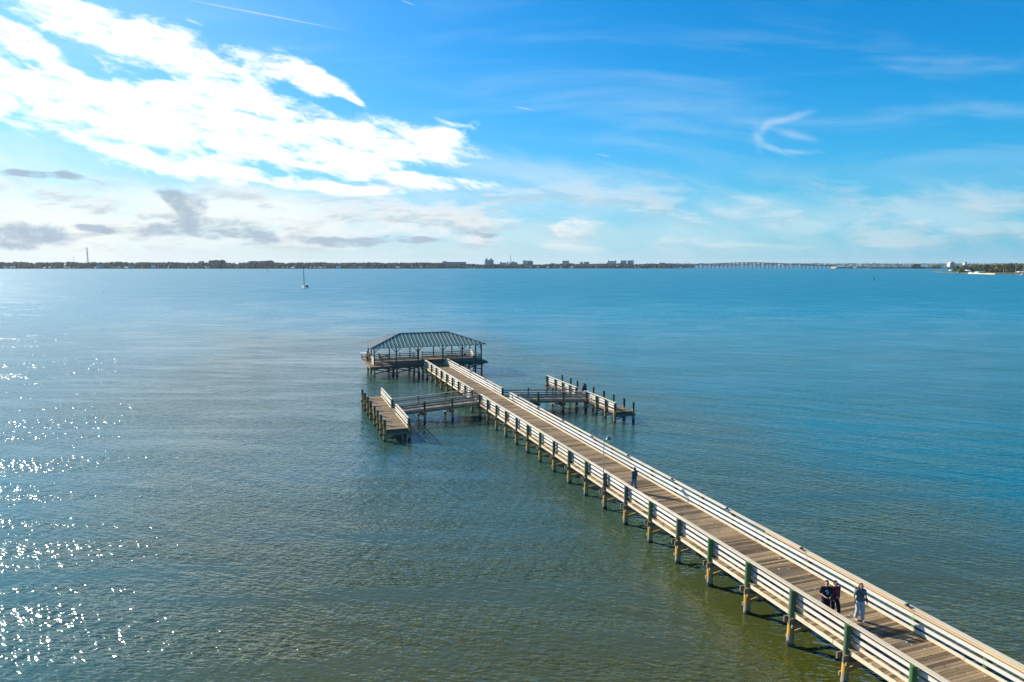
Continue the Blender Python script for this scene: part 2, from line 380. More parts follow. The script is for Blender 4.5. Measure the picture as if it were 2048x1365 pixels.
def land(name, pts, z, m, wob=0.0, rim=3.0):
    """flat-topped land with a sloping bank"""
    n = len(pts); cx = sum(p[0] for p in pts)/n; cy = sum(p[1] for p in pts)/n
    top = []; bot = []
    for (x, y) in pts:
        d = Vector((cx-x, cy-y)); d.normalize()
        bot.append((x, y, -1.0)); top.append((x+d.x*rim, y+d.y*rim, z))
    mb = MB(); mb.add(bot+top, [tuple(range(n, 2*n))] + [(i, (i+1)%n, n+(i+1)%n, n+i) for i in range(n)])
    return tag(mb.build(name, m), kind='structure')
def coast(a, b, step, amp, seed):
    rr = random.Random(seed); n = max(2, int(math.hypot(b[0]-a[0], b[1]-a[1])/step)); out = []
    for i in range(n+1):
        f = i/n; out.append((a[0]+(b[0]-a[0])*f, a[1]+(b[1]-a[1])*f + rr.uniform(-amp, amp)))
    return out
Y_L, Y_M = 2800.0, 3000.0
xl = at(-900, 538, Y_L).x; xm = at(1080, 537, Y_M).x; xr = at(1372, 537, Y_M+60).x
land('shore_land', coast((xl, Y_L-60), (at(600,538,Y_L).x, Y_L), 90, 10, 1) + coast((at(640,538,Y_L+20).x, Y_L+30), (xm, Y_M), 90, 8, 2) +
     coast((xm+60, Y_M+40), (xr, Y_M+70), 80, 8, 3) + [(xr+60, Y_M+900), (xl-400, Y_L+1400)], 1.6, M_LAND)
Y_FAR = 7600.0
land('far_land', coast((at(1300,532,Y_FAR).x, Y_FAR), (at(2900,532,Y_FAR).x, Y_FAR+200), 300, 30, 4) + [(at(2900,532,Y_FAR).x+500, Y_FAR+2500), (at(1300,532,Y_FAR).x-300, Y_FAR+2500)], 2.0, M_LAND)
Y_C = 2960.0
land('causeway', coast((at(1668,537,Y_C).x, Y_C), (at(1745,537,Y_C).x, Y_C-20), 25, 2, 5) + [(at(1745,537,Y_C).x+10, Y_C+70), (at(1668,537,Y_C).x, Y_C+60)], zat(534.2, Y_C), M_SAND, rim=14)
Y_I = 2880.0
land('islet_land', coast((at(1738,537,Y_I).x, Y_I), (at(1925,537,Y_I).x, Y_I-30), 30, 3, 6) + [(at(1925,537,Y_I).x+80, Y_I+60), (at(1738,537,Y_I).x, Y_I+50)], 2.0, M_LAND, rim=4)
isl_pts = [(at(1903,546.6,1360).x,1360),(at(1932,547.5,1290).x,1290),(at(1990,549,1235).x,1235),(at(2048,550.5,1180).x,1180),(at(2120,552,1130).x,1130),(at(2250,556,1050).x,1050),(1150,1050),(1300,1500),(1000,1640)]
land('island', isl_pts, 1.3, M_LAND, rim=3)

def blob(mb, c, r, rr, sub=None):
    """small many-sided leaf clump"""
    n = 6; vs = []
    for th in (0.5, 1.1, 1.8):
        for k_ in range(n):
            a = 2*math.pi*(k_+rr.random()*0.5)/n; q = r*rr.uniform(0.7, 1.15)
            vs.append((c[0]+q*math.sin(th)*math.cos(a)*1.15, c[1]+q*math.sin(th)*math.sin(a)*1.15, c[2]+q*math.cos(th)*0.8))
    vs.append((c[0], c[1], c[2]+r*0.85)); T = len(vs)-1
    fs = [(T, k_, (k_+1)%n) for k_ in range(n)] + [(i*n+k_, (i+1)*n+k_, (i+1)*n+(k_+1)%n, i*n+(k_+1)%n) for i in range(2) for k_ in range(n)]
    mb.add(vs, fs)
def forest(name, label, segs, seed, m):
    """segs: px0, px1, depth Y, top y in the photograph (treetops), clumps per px"""
    rr = random.Random(seed); mb = MB()
    for (a, b, Y, yt, dens, depth) in segs:
        hgt = zat(yt, Y)
        n = int((b-a)*dens)
        for i in range(n):
            px = a + (b-a)*rr.random(); dy = rr.random()*depth
            u = sky_uv(px, 537)[0]; y = Y + dy; x = u*y
            swell = 0.90 + 0.07*math.sin(px*0.093+seed)*math.sin(px*0.031) + rr.uniform(-0.10, 0.12)
            hh = max(5.0, hgt*swell*(0.55 + 0.45*min(1, dy/(depth*0.5)+0.05)))
            r = rr.uniform(3.0, 6.5)*(1.0 if Y < 4000 else 2.4)
            z = 1.5
            while z < hh - r*0.8:
                if z > hh*0.25 or dy < depth*0.3: blob(mb, (x+rr.uniform(-4,4), y+rr.uniform(-4,4), z+r*0.3), r*rr.uniform(0.8,1.1), rr)
                z += r*1.25
            blob(mb, (x, y, hh - r*0.75), r, rr)
    return tag(mb.build(name, m), label, 'trees', kind='stuff')
forest('shore_trees', 'dark green band of trees along the far shore left of the town', [(-260,300,Y_L+6,524.5,1.7,90),(300,640,Y_L+20,525.0,1.8,90),(420,450,Y_L+60,521.3,3,40),(500,545,Y_L+60,522.5,2.2,40),(640,880,Y_L+70,525.5,1.8,90)], 11, M_FAR)
forest('town_trees', 'green trees among the waterfront buildings of the far town', [(870,1100,Y_M+10,528.5,1.9,70),(1100,1330,Y_M+60,527.5,2.0,90),(1330,1385,Y_M+80,528.5,1.8,70)], 12, M_FAR)
forest('far_shore_trees', 'hazy blue strip of trees on the farthest shore right of the bridge', [(1330,2150,Y_FAR+20,526.9,0.9,150)], 13, M_FAR)
forest('causeway_trees', 'low scrub and trees on the causeway right of the bridge', [(1742,1925,Y_I+8,533.2,0.7,30),(1822,1838,Y_I+12,528.0,2.0,20),(1862,1880,Y_I+12,530.5,1.8,20),(1700,1735,Y_C+14,532.6,0.5,20)], 14, M_FAR)

# ------------------------------------------------------------------ pier frame: local x = across, local y = -t (t towards the camera side), z up
X0, Y0, AZ = -1.4877, 69.3495, 0.33764
def PW(t, wv_, z=0.0):
    return Vector((X0 + math.sin(AZ)*t + math.cos(AZ)*wv_, Y0 - math.cos(AZ)*t + math.sin(AZ)*wv_, z))
ZD, ZR = 1.66, 2.66
S = 3.05
rnd = random.Random(3)

def make_pile(parent, t, wv_, ztop, r=0.145, name='pile'):
    mb = MB(); lx = rnd.uniform(-0.05, 0.05); ly = rnd.uniform(-0.05, 0.05); r *= rnd.uniform(0.90, 1.10)
    mb.tube([(wv_+lx*2, -t+ly*2, -2.0), (wv_+lx, -t+ly, 0.0), (wv_+lx*.5, -t+ly*.5, 0.25), (wv_, -t, ztop*0.6), (wv_, -t, ztop)],
            [r*1.15, r*1.14, r*1.04, r*1.0, r*0.96], 12)
    return mb.build(name, M_PILE, parent)
def boards_along(mb, t0, t1, wv_, z, th, ht, bay=S*2, off=0.0, jit=0.018):
    """run of boards along t with butt joints; th across, ht tall"""
    t = t0; first = True
    while t < t1 - 0.05:
        L = bay - (off if first else 0); first = False
        e = min(t1, t + L)
        a = rnd.uniform(-jit, jit); b = rnd.uniform(-jit, jit)*0.5
        mb.beam((wv_+b, -(t+0.006), z+a), (wv_+b, -(e-0.006), z+a*0.2), th, ht)
        t = e
def planks(mb, t0, t1, w0, w1, z, along='t', pw=0.142, gap=0.016, slope=None, th=0.038):
    """planks laid side by side from t0 to t1, each spanning w0..w1 (along='w': the other way)"""
    a0, a1 = (t0, t1) if along == 't' else (w0, w1)
    n = int(round((a1-a0)/(pw+gap))); st = (a1-a0)/n
    for i in range(n):
        a = a0 + i*st + gap/2; b = a0 + (i+1)*st - gap/2
        j0 = rnd.uniform(-0.015, 0.015); j1 = rnd.uniform(-0.015, 0.015); dz = rnd.uniform(-0.003, 0.003)
        if along == 't': mb.ab((w0+j0, -a, z-th+dz), (w1+j1, -b, z+dz))
        else:
            za, zb = slope(a), slope(b)
            vs = [(a,-t0+j0,za-th),(b,-t0+j0,zb-th),(b,-t1+j1,zb-th),(a,-t1+j1,za-th),(a,-t0+j0,za+dz),(b,-t0+j0,zb+dz),(b,-t1+j1,zb+dz),(a,-t1+j1,za+dz)]
            mb.add(vs, [(0,1,2,3),(4,7,6,5),(0,4,5,1),(1,5,6,2),(2,6,7,3),(3,7,4,0)])

# ---- main walkway
pier = thing('pier_walkway', 'long straight timber walkway with three-board railings running out over the water', 'pier', (X0, Y0, 0), AZ)
T0, T1 = -37.3, 79.3
mb = MB(); planks(mb, T0, T1, -0.16, 3.67, ZD); mb.build('deck', M_DECK, pier)
WL, WR = -0.10, 3.61           # pile rows
rows = [S*i for i in range(-12, 27)]
for i, t in enumerate(rows):
    for wv_ in (WL, WR): make_pile(pier, t + rnd.uniform(-0.05, 0.05), wv_, ZR-0.045)
mb = MB()
for wv_ in (0.35, 1.3, 2.25, 3.2): boards_along(mb, T0, T1, wv_, ZD-0.038-0.12, 0.07, 0.235, S*2, S)
mb.build('stringers', M_FRAME, pier)
for t in rows:                       # pair of cap beams bolted to each pile row, with cross braces under them
    mb = MB()
    for s_ in (-1, 1): mb.ab((-0.42, -t + s_*0.16 - 0.035, ZD-0.55), (3.93, -t + s_*0.16 + 0.035, ZD-0.28))
    mb.build('cap_beam', M_FRAME, pier)
    mb = MB()
    mb.beam((-0.25, -t+0.165, 0.42), (3.8, -t+0.165, 1.02), 0.05, 0.16); mb.beam((-0.25, -t-0.165, 1.02), (3.8, -t-0.165, 0.42), 0.05, 0.16)
    mb.build('cross_brace', M_BRACE_LIT, pier)
def main_side(wc, sgn, segs, full):
    """wc: rail line, sgn +1 if the deck lies at larger w (left rail)"""
    for name, off, z, th, ht, m in (('handrail_cap', 0.03, ZR-0.02, 0.24, 0.04, M_CAP), ('rail_board', 0.085, 2.34, 0.038, 0.155, M_RAIL), ('rail_board', 0.085, 2.04, 0.038, 0.155, M_RAIL)):
        for a, b in segs:
            mb = MB(); boards_along(mb, a, b, wc+sgn*off, z, th, ht, S*2, S if z > 2.2 else 0); mb.build(name, m, pier)
    mb = MB(); boards_along(mb, full[0], full[1], wc+sgn*0.085, ZD+0.085, 0.038, 0.14, S*2, 0.0); mb.build('curb_board', M_CAP, pier)
    mb = MB(); boards_along(mb, full[0], full[1], wc-sgn*0.085, ZD-0.16, 0.04, 0.24, S*2, S); mb.build('rim_board', M_CAP, pier)
segsL = [(T0+0.3, -9.0), (-6.05, T1)]
main_side(0.0, 1, segsL, (T0, T1)); main_side(3.51, -1, [(-36.4, -8.95), (-6.05, T1)], (T0, T1))
mb = MB(); boards_along(mb, 36.6, T1, 3.51-0.085, ZR-0.11, 0.038, 0.13, S*2); o = mb.build('handrail_fascia', M_NEW, pier); o['label'] = 'newer orange board under the near right handrail'

# ---- side docks reached by sloping ramps
def dock(name, label, side, w_in, w_out, tA, tB, zdk, tin, touter):
    """side -1 left / +1 right of the walkway; deck from w_in (rail side) to w_out (open side)"""
    d = thing(name, label, 'dock', (X0, Y0, 0), AZ)
    lo_, hi_ = min(w_in, w_out), max(w_in, w_out)
    mb = MB(); planks(mb, tA, tB, lo_, hi_, zdk); mb.build('deck', M_DECK, d)
    mb = MB()
    for wv_ in (lo_+0.02, (lo_+hi_)/2, hi_-0.02): mb.beam((wv_, -tA-0.02, zdk-0.16), (wv_, -tB+0.02, zdk-0.16), 0.06, 0.23)
    for t in (tA+0.025, tB-0.025): mb.beam((lo_+0.06, -t, zdk-0.162), (hi_-0.06, -t, zdk-0.162), 0.05, 0.22)
    mb.build('frame', M_FRAME, d)
    for t in touter: make_pile(d, t, w_out + side*0.13, zdk+1.0)
    for t in tin: make_pile(d, t, w_in - side*0.13, zdk+1.0 if True else 0)
    for t in tin:
        mb = MB()
        for s_ in (-1, 1): mb.ab((lo_-0.35, -t + s_*0.16 - 0.03, zdk-0.52), (hi_+0.35, -t + s_*0.16 + 0.03, zdk-0.28))
        mb.build('cap_beam', M_FRAME, d)
        mb = MB(); mb.beam((lo_-0.2, -t+0.17, 0.25), (hi_+0.2, -t+0.17, zdk-0.4), 0.05, 0.13); mb.build('cross_brace', M_FRAME, d)
    zr = zdk + 1.0
    wb = w_in + side*0.02
    for nm, off, z, th, ht, m in (('handrail_cap', -0.06, zr+0.02, 0.19, 0.04, M_CAP), ('rail_board', 0.0, zr-0.28, 0.036, 0.15, M_RAIL), ('rail_board', 0.0, zr-0.55, 0.036, 0.15, M_RAIL), ('curb_board', 0.0, zdk+0.09, 0.036, 0.14, M_CAP)):
        for a, b in ((tA, -9.0), (-6.15, tB)):
            mb = MB(); boards_along(mb, a, b, wb+side*off, z, th, ht, 4.9, 0); mb.build(nm, m, d)
    # ramp
    wS = -0.2 if side < 0 else 3.72
    f = lambda x: ZD-0.004 + (zdk+0.006-(ZD-0.004))*(x-wS)/(w_in-wS)
    a, b = min(wS, w_in), max(wS, w_in)
    mb = MB(); planks(mb, -9.0, -6.2, a, b, 0, 'w', slope=f); mb.build('ramp_deck', M_DECKT, d)
    mb = MB()
    for t in (-9.02, -7.6, -6.18): mb.beam((a, -t, f(a)-0.17), (b, -t, f(b)-0.17), 0.05, 0.25)
    mb.build('ramp_frame', M_FRAME, d)
    nb = 3
    for t, o_ in ((-9.14, -1), (-6.06, 1)):
        for nm, h, th, ht in (('ramp_handrail', 1.0, 0.17, 0.04), ('ramp_rail_board', 0.70, 0.036, 0.15), ('ramp_rail_board', 0.42, 0.036, 0.14), ('ramp_curb_board', 0.10, 0.036, 0.13)):
            mb = MB()
            for i in range(nb):
                x0 = wS+(w_in-wS)*i/nb; x1 = wS+(w_in-wS)*(i+1)/nb
                dw = 0.05 if nm != 'ramp_handrail' else 0.0
                mb.beam((x0+0.004, -(t-o_*dw), f(x0)+h), (x1-0.004, -(t-o_*dw), f(x1)+h), th, ht)
            mb.build(nm, M_RAILX_SHADED, d)
        for i in range(1, nb):
            x = wS+(w_in-wS)*i/nb
            make_pile(d, t+o_*0.10, x, f(x)+0.97, 0.125)
    for i in range(1, nb):
        x = wS+(w_in-wS)*i/nb
        mb = MB()
        for s_ in (-1, 1): mb.ab((x+s_*0.15-0.03, 5.75, f(x)-0.55), (x+s_*0.15+0.03, 9.45, f(x)-0.31))
        mb.build('cap_beam', M_FRAME, d)
        mb = MB(); mb.beam((x+0.16, 5.9, 0.35), (x+0.16, 9.3, f(x)-0.5), 0.05, 0.14); mb.beam((x-0.16, 9.3, 0.35), (x-0.16, 5.9, f(x)-0.5), 0.05, 0.14); mb.build('cross_brace', M_FRAME, d)
    return d
dock('fishing_dock', 'low fishing dock left of the walkway, eight bare pile tops along its open side', -1, -9.5, -11.62, -16.4, 0.75, 1.14,
     (-16.3, -13.9, -11.4, -9.1, -6.15, -3.8, -1.5, 0.85), (-16.4, -14.0, -11.5, -9.15, -6.1, -3.85, -1.6, 0.75))
dock('fishing_dock', 'low fishing dock right of the walkway, nine bare pile tops along its far side', 1, 13.2, 15.15, -18.6, 1.0, 1.12,
     (-18.5, -15.6, -13.2, -11.0, -9.05, -6.15, -3.5, -1.2, 1.0), (-18.4, -15.6, -13.5, -11.1, -8.8, -6.0, -3.55, -1.05, 1.05))

# ---- covered shelter at the end of the pier
pav = thing('pavilion', 'open pavilion on piles at the pier end under a hipped metal roof', 'pavilion', (X0, Y0, 0), AZ)
PA, PB, PL, PR = -47.2, -37.33, -8.05, 10.6
mb = MB(); planks(mb, PA, PB, PL, PR, ZD+0.0); mb.build('deck', M_DECK, pav)
mb = MB()
for t in (PA+0.03, -44.6, -41.8, -39.4, PB-0.03): mb.beam((PL, -t, ZD-0.17), (PR, -t, ZD-0.17), 0.06, 0.25)
for x in (PL+0.03, PR-0.03): mb.beam((x, -PA-0.07, ZD-0.172), (x, -PB+0.07, ZD-0.172), 0.05, 0.24)
mb.build('rim_board', M_FRAME, pav)
postw = (-7.15, -3.75, -0.35, 3.62, 6.8, 9.97); postt = (-38.9, -42.2, -45.7)
ZE = 4.36
pr = random.Random(5)
for j, t in enumerate((-38.7, -42.3, -46.2)):
    for x in (-7.2, -3.75, -0.35, 3.6, 6.8, 9.95): make_pile(pav, t+0.1*pr.random(), x, ZD-0.3, 0.15)
    mb = MB()
    for s_ in (-1, 1): mb.ab((PL+0.2, -t + s_*0.2 - 0.04, ZD-0.56), (PR-0.2, -t + s_*0.2 + 0.04, ZD-0.30))
    mb.build('cap_beam', M_FRAME, pav)
    mb = MB()
    for a, b in ((-7.2, -3.75), (-3.75, -0.35), (3.6, 6.8), (6.8, 9.95)):
        mb.beam((a, -t+0.19, 0.3), (b, -t+0.19, 1.05), 0.05, 0.16); mb.beam((a, -t-0.19, 1.05), (b, -t-0.19, 0.3), 0.05, 0.16)
    mb.build('cross_brace', M_FRAME, pav)
for t in postt:
    for x in postw:
        if t == -42.2 and x not in (-7.15, 9.97): continue
        mb = MB(); mb.ab((x-0.09, -t-0.09, ZD+0.002), (x+0.09, -t+0.09, ZE-0.02)); mb.build('post', M_POST, pav)
        mb = MB()
        for s_ in (-1, 1):
            if not (t == -42.2) and -7 < x + s_*0.8 < 9.9 : mb.beam((x+s_*0.09, -t, ZE-0.75), (x+s_*0.75, -t, ZE-0.1), 0.08, 0.10)
        if x in (-7.15, 9.97):
            for s_ in (-1, 1):
                if -45.6 <= t + s_*0.8 <= -39.0: mb.beam((x, -(t+s_*0.09), ZE-0.75), (x, -(t+s_*0.75), ZE-0.1), 0.08, 0.10)
        if mb.v: mb.build('knee_brace', M_POST, pav)
mb = MB()
for t in (-38.9, -45.7): mb.beam((-7.4, -t, ZE+0.02), (10.2, -t, ZE+0.02), 0.12, 0.22)
for x in (-7.15, 9.97): mb.beam((x, 38.96+0.0, ZE+0.02), (x, 45.64, ZE+0.02), 0.1, 0.2)
mb.build('roof_beam', M_POST, pav)
def pav_rail(x0, t0, x1, t1, m):
    for nm, z, th, ht in (('handrail_cap', ZD+1.0, 0.16, 0.04), ('rail_board', ZD+0.72, 0.04, 0.14), ('rail_board', ZD+0.42, 0.04, 0.14), ('curb_board', ZD+0.1, 0.04, 0.14)):
        mb = MB(); mb.beam((x0, -t0, z), (x1, -t1, z), th, ht); mb.build(nm, m, pav)
pav_rail(-7.0, -38.9, -0.2, -38.9, M_RAILX_SHADED); pav_rail(3.75, -38.9, 9.85, -38.9, M_RAILX_SHADED)
pav_rail(-7.0, -45.7, 0.35, -45.7, M_RAILX_SHADED); pav_rail(1.75, -45.7, 9.85, -45.7, M_RAILX_SHADED)
pav_rail(-7.15, -42.4, -7.15, -39.0, M_RAIL); pav_rail(9.97, -45.6, 9.97, -39.0, M_RAIL)
for x in (-5.45, -2.0, 0.38, 1.72, 5.2, 8.4):
    mb = MB(); mb.ab((x-0.06, 45.78, ZD+0.002), (x+0.06, 45.9, ZD+0.97)); mb.build('rail_post', M_POST, pav)
# roof
def roof_metal(t, b):
    g = t.node('ShaderNodeTexCoord').outputs['Object']
    n = t.noise(g, 1.2, 4, 0.6)
    t.put(b.inputs['Base Color'], t.mix(t.rng(n, 0.3, 0.7), (0.075,0.20,0.165,1), (0.125,0.26,0.215,1)))
M_ROOF = mat('roof_metal', rough=0.6, metal=0.0, build=roof_metal)
eA, eB, eL, eR = -46.75, -37.95, -7.85, 10.5; rT, rL, rR, rZ = -42.35, -2.65, 5.2, 6.14; zE = 4.40
c_ = [(eL,-eB,zE),(eR,-eB,zE),(eR,-eA,zE),(eL,-eA,zE)]; r_ = [(rL,-rT,rZ),(rR,-rT,rZ)]
th = 0.07
vs = c_ + r_ + [(p[0],p[1],p[2]-th) for p in c_] + [(p[0],p[1],p[2]-th) for p in r_]
mb = MB(); mb.add(vs, [(0,1,5,4),(2,3,4,5),(3,0,4),(1,2,5),(6,10,11,7),(8,11,10,9),(9,10,6),(7,11,8),(0,6,7,1),(1,7,8,2),(2,8,9,3),(3,9,6,0)])
roof = mb.build('roof', M_ROOF, pav)
M_SEAM_LIT = mat('roof_seam', (0.74,0.70,0.60), 0.5, 0.0)  # cream paints the sunlit sides of the ribs into their colour
mb = MB()
def seams(e0, e1, rA, rB, hip0, hip1):
    pass
# seams down the long faces
n = 30
for side_e in (eB, eA):
    for i in range(1, n):
        x = eL + (eR-eL)*i/n
        if x < rL: f = (x-eL)/(rL-eL)
        elif x > rR: f = (eR-x)/(eR-rR)
        else: f = 1.0
        f *= 0.985
        p = Vector((x, -side_e, zE+0.03)); q = Vector((x, -(side_e+(rT-side_e)*f), zE+(rZ-zE)*f+0.03))
        mb.beam(p, q, 0.045, 0.042)
for ex, rx in ((eL, rL), (eR, rR)):
    n2 = 14
    for i in range(1, n2):
        t = eA + (eB-eA)*i/n2
        f = 0.985*(1-abs(t-rT)/abs(eB-rT))
        mb.beam((ex, -t, zE+0.03), (ex+(rx-ex)*f, -t, zE+(rZ-zE)*f+0.03), 0.11, 0.07)  # hip ribs widened so the slope looks pale as in sun
mb.build('roof_seam', M_SEAM_LIT, roof)
mb = MB()
for a, b in ((c_[0],r_[0]),(c_[3],r_[0]),(c_[1],r_[1]),(c_[2],r_[1]),(r_[0],r_[1])):
    mb.beam((a[0],a[1],a[2]+0.04), (b[0],b[1],b[2]+0.04), 0.22, 0.05)
mb.build('ridge_cap', mat('ridge_metal', (0.20,0.24,0.25), 0.45, 0.3), roof)

# ------------------------------------------------------------------ things on the pier
M_METAL = mat('galvanised', (0.45,0.47,0.47), 0.4, 0.7)
M_DARKM = mat('dark_metal', (0.05,0.05,0.055), 0.5, 0.4)
M_TEAL = mat('lamp_shade_green', (0.10,0.24,0.25), 0.5, 0.2)
M_GLASS = mat('lamp_glass', (0.75,0.78,0.72), 0.25)
def lamp(t, wv_, label):
    L = thing('lamp_post', label, 'lamp post', PW(t, wv_, 0), AZ, 'lamp posts clamped to the walkway piles')
    mb = MB(); mb.tube([(0,0,1.2),(0,0,5.15)], [0.035,0.028], 8); mb.tube([(0,0,5.1),(0,0,5.2)], 0.05, 8); mb.build('pole', M_METAL, L)
    mb = MB(); mb.tube([(0,0,5.12),(0.12,0,5.16),(0.3,0,5.12)], 0.02, 6); mb.build('arm', M_METAL, L)
    mb = MB(); mb.tube([(0.34,0,5.2),(0.34,0,5.15),(0.34,0,5.06),(0.34,0,4.98)], [0.05,0.10,0.17,0.21], 14); h = mb.build('lamp_head', M_TEAL, L)
    mb = MB(); mb.tube([(0.34,0,4.977),(0.34,0,4.93),(0.34,0,4.90)], [0.18,0.15,0.06], 14); mb.build('lens', M_GLASS, h)
    mb = MB(); mb.tube([(0,0,2.2),(0,0,2.28)], 0.06, 8); mb.box((0.0,0.07,1.5),(0.12,0.06,0.25)); mb.build('bracket', M_DARKM, L)
lamp(24.4, -0.26+0.03, 'slim grey lamp post behind the solitary walker, on the left railing')
lamp(-9.4, -0.26+0.03, 'slim grey lamp post at the corner of the left dock ramp')
proto = None
hl = [(-33.6, 'small dark rail light nearest the pavilion'), (-27.5, 'second small rail light from the pavilion'), (-21.4, 'third small rail light from the pavilion'),
      (-15.3, 'small rail light between pavilion and right ramp, nearest the ramp'), (-3.1, 'small dark rail light just past the right ramp opening'), (3.0, 'small rail light level with the near end of the right dock'),
      (9.15, 'small rail light two posts beyond the tall near lamp post, on the far railing'), (15.25, 'small hooded rail light across from and beyond the tall near lamp post'), (21.44, 'small hooded rail light just beyond the solitary walker'),
      (27.45, 'small hooded rail light just on the near side of the solitary walker'), (33.35, 'small hooded rail light where the orange board begins'),
      (39.4, 'small hooded rail light behind the three walking people'), (45.55, 'nearest small hooded rail light, at lower right')]
for t, lab in hl:
    if proto is None:
        proto = thing('rail_light', lab, 'light', PW(t, 3.43, ZR), AZ, 'small hooded lights on the right handrail')
        mb = MB(); mb.tube([(0,0,-0.01),(0,0.0,0.06),(-0.06,0,0.11),(-0.13,0,0.10)], [0.02,0.02,0.018,0.016], 6); mb.box((0,0,0.0),(0.08,0.14,0.012)); mb.build('bracket', M_DARKM, proto)
        mb = MB(); mb.tube([(-0.13,0,0.13),(-0.13,0,0.10),(-0.13,0,0.05)], [0.03,0.08,0.10], 10); mb.build('hood', M_DARKM, proto)
        mb = MB(); mb.ell((-0.13,0,0.05),(0.07,0.07,0.04)); mb.build('lens', M_GLASS, proto)
    else:
        c = copy_tree(proto); c.location = PW(t, 3.43, ZR); c['label'] = lab

# ------------------------------------------------------------------ people
M_SKIN = mat('skin', (0.48,0.28,0.19), 0.55, build=plain((0.46,0.27,0.18), 0.12, 20))
def cloth(name, c, var=0.3): return mat(name, c, 0.85, build=plain(c, var, 9))
ctex = bpy.data.textures.new('folds', 'CLOUDS'); ctex.noise_scale = 0.12; ctex.noise_depth = 2
def person(label, loc, heading, h=1.68, fat=1.0, pose=None, top=None, legs=None, shoe=(0.5,0.5,0.5), hair=(0.03,0.02,0.015), hairstyle='short',
           sleeve=0.5, fine=True, wide=1.0, bag=None, group=None, print_=None, hold=None, tname='shirt', look=0.0, cap=None):
    s = h/1.72
    P = thing('person', label, 'person', loc, heading, group)
    J = dict(pel=(0,0,.93), waist=(0,.005,1.08), chest=(0,0,1.28), nb=(0,-.015,1.45), head=(0,.02,1.615),
             shL=(-.175,0,1.40), elL=(-.225,-.03,1.13), wrL=(-.215,.07,.90), shR=(.175,0,1.40), elR=(.225,-.03,1.13), wrR=(.215,.07,.90),
             hipL=(-.09,0,.90), knL=(-.10,.04,.50), anL=(-.10,-.02,.09), hipR=(.09,0,.90), knR=(.10,.02,.50), anR=(.10,-.04,.09))
    if pose: J.update(pose)
    J = {k_: Vector(v_)*s for k_, v_ in J.items()}
    fL = pose.get('footL', (0,1,0)) if pose else (0,1,0); fR = pose.get('footR', (0,1,0)) if pose else (0,1,0)
    vox = 0.008 if fine else 0.016
    def fin(mb, name, m, par, v=None, disp=0.0, it=3):
        o = mb.build(name, m, par)
        r = o.modifiers.new('union', 'REMESH'); r.mode = 'VOXEL'; r.voxel_size = v or vox; r.use_smooth_shade = True
        if disp:
            d = o.modifiers.new('folds', 'DISPLACE'); d.texture = ctex; d.strength = disp; d.texture_coords = 'LOCAL'; d.mid_level = 0.5
        if it: q = o.modifiers.new('soft', 'SMOOTH'); q.factor = 0.5; q.iterations = it
        return o
    fw = fat; b = MB()
    def torso(b, e, low=True):
        b.ell((J['chest']+J['shL'])*.5*0+J['chest'], ((.150*fw*wide+e)*s, (.105*fw+e)*s, (.17+e)*s), 14, 9)
        b.ell(J['waist'], ((.135*fw+e)*s, (.10*fw+e)*s, (.15+e)*s), 14, 9)
        if low: b.ell(J['pel'], ((.155*fw+e)*s, (.115*fw+e)*s, (.13+e)*s), 14, 9)
        b.cap(J['shL'], J['shR'], (.062+e)*s, (.062+e)*s); b.cap(J['chest'], J['nb'], (.09+e)*s, (.055+e*.6)*s)
    torso(b, 0)
    hd = J['head']; rotz = Matrix.Rotation(look, 3, 'Z')
    def hp(x, y, z): return hd + rotz @ (Vector((x, y, z))*s)
    b.cap(J['nb'], hd+Vector((0,-.015,-.06))*s, .055*s, .050*s)
    b.ell(hp(0,-.005,.02), (.076*s,.094*s,.098*s), 14, 10); b.ell(hp(0,.022,-.055), (.055*s,.062*s,.062*s), 12, 8)
    b.cap(hp(0,.088,.02), hp(0,.106,-.022), .009*s, .014*s, 8)      # nose
    b.cap(hp(-.02,.083,-.058), hp(.02,.083,-.058), .009*s, .009*s, 8)   # lips
    for sx in (-1, 1): b.ell(hp(sx*.078,-.005,0), (.012*s,.02*s,.03*s), 8, 6)
    for sd in ('L', 'R'):
        sx = -1 if sd == 'L' else 1
        b.cap(J['sh'+sd], J['el'+sd], .048*s*min(fw,1.15), .038*s); b.cap(J['el'+sd], J['wr'+sd], .038*s, .026*s)
        d = (J['wr'+sd]-J['el'+sd]).normalized()
        side_ = d.cross(Vector((0,0,1)) if abs(d.z) < .9 else Vector((1,0,0))).normalized()
        if abs(d.z) >= .6: side_ = Vector((0,1,0)) - d*d.y; side_.normalize()
        nrm = d.cross(side_)
        if nrm.x*sx > 0: nrm = -nrm
        pm = J['wr'+sd] + d*.05*s
        b.cap(J['wr'+sd], pm, .026*s, .030*s)
        if fine:
            for q, (o_, L) in enumerate(((-.027,.066),(-.009,.076),(.009,.080),(.027,.070))):
                k0 = pm + side_*o_*s + d*.022*s; k1 = k0 + d*L*.45*s + nrm*.008*s; k2 = k1 + d*L*.32*s + nrm*.020*s
                b.cap(pm+side_*o_*.8*s, k0, .012*s, .011*s, 6); b.cap(k0, k1, .010*s, .009*s, 6); b.cap(k1, k2, .009*s, .0075*s, 6)
            th0 = J['wr'+sd] + d*.022*s + side_*.024*s; th1 = th0 + (side_*.026+d*.030+nrm*.01)*s; th2 = th1 + (d*.028+nrm*.014)*s
            b.cap(th0, th1, .014*s, .011*s, 6); b.cap(th1, th2, .011*s, .009*s, 6)
        else: b.cap(pm, pm + d*.08*s + nrm*.02*s, .03*s, .018*s)
        b.cap(J['hip'+sd], J['kn'+sd], .082*s*fw, .056*s); b.cap(J['kn'+sd], J['an'+sd], .054*s, .036*s)
    body = fin(b, 'body', M_SKIN, P, it=2)
    for sx in (-1, 1):
        e = MB(); e.ell(hp(sx*.030,.083,.012), (.012*s,.008*s,.007*s), 8, 6); e.build('eye', M_EYE, P)
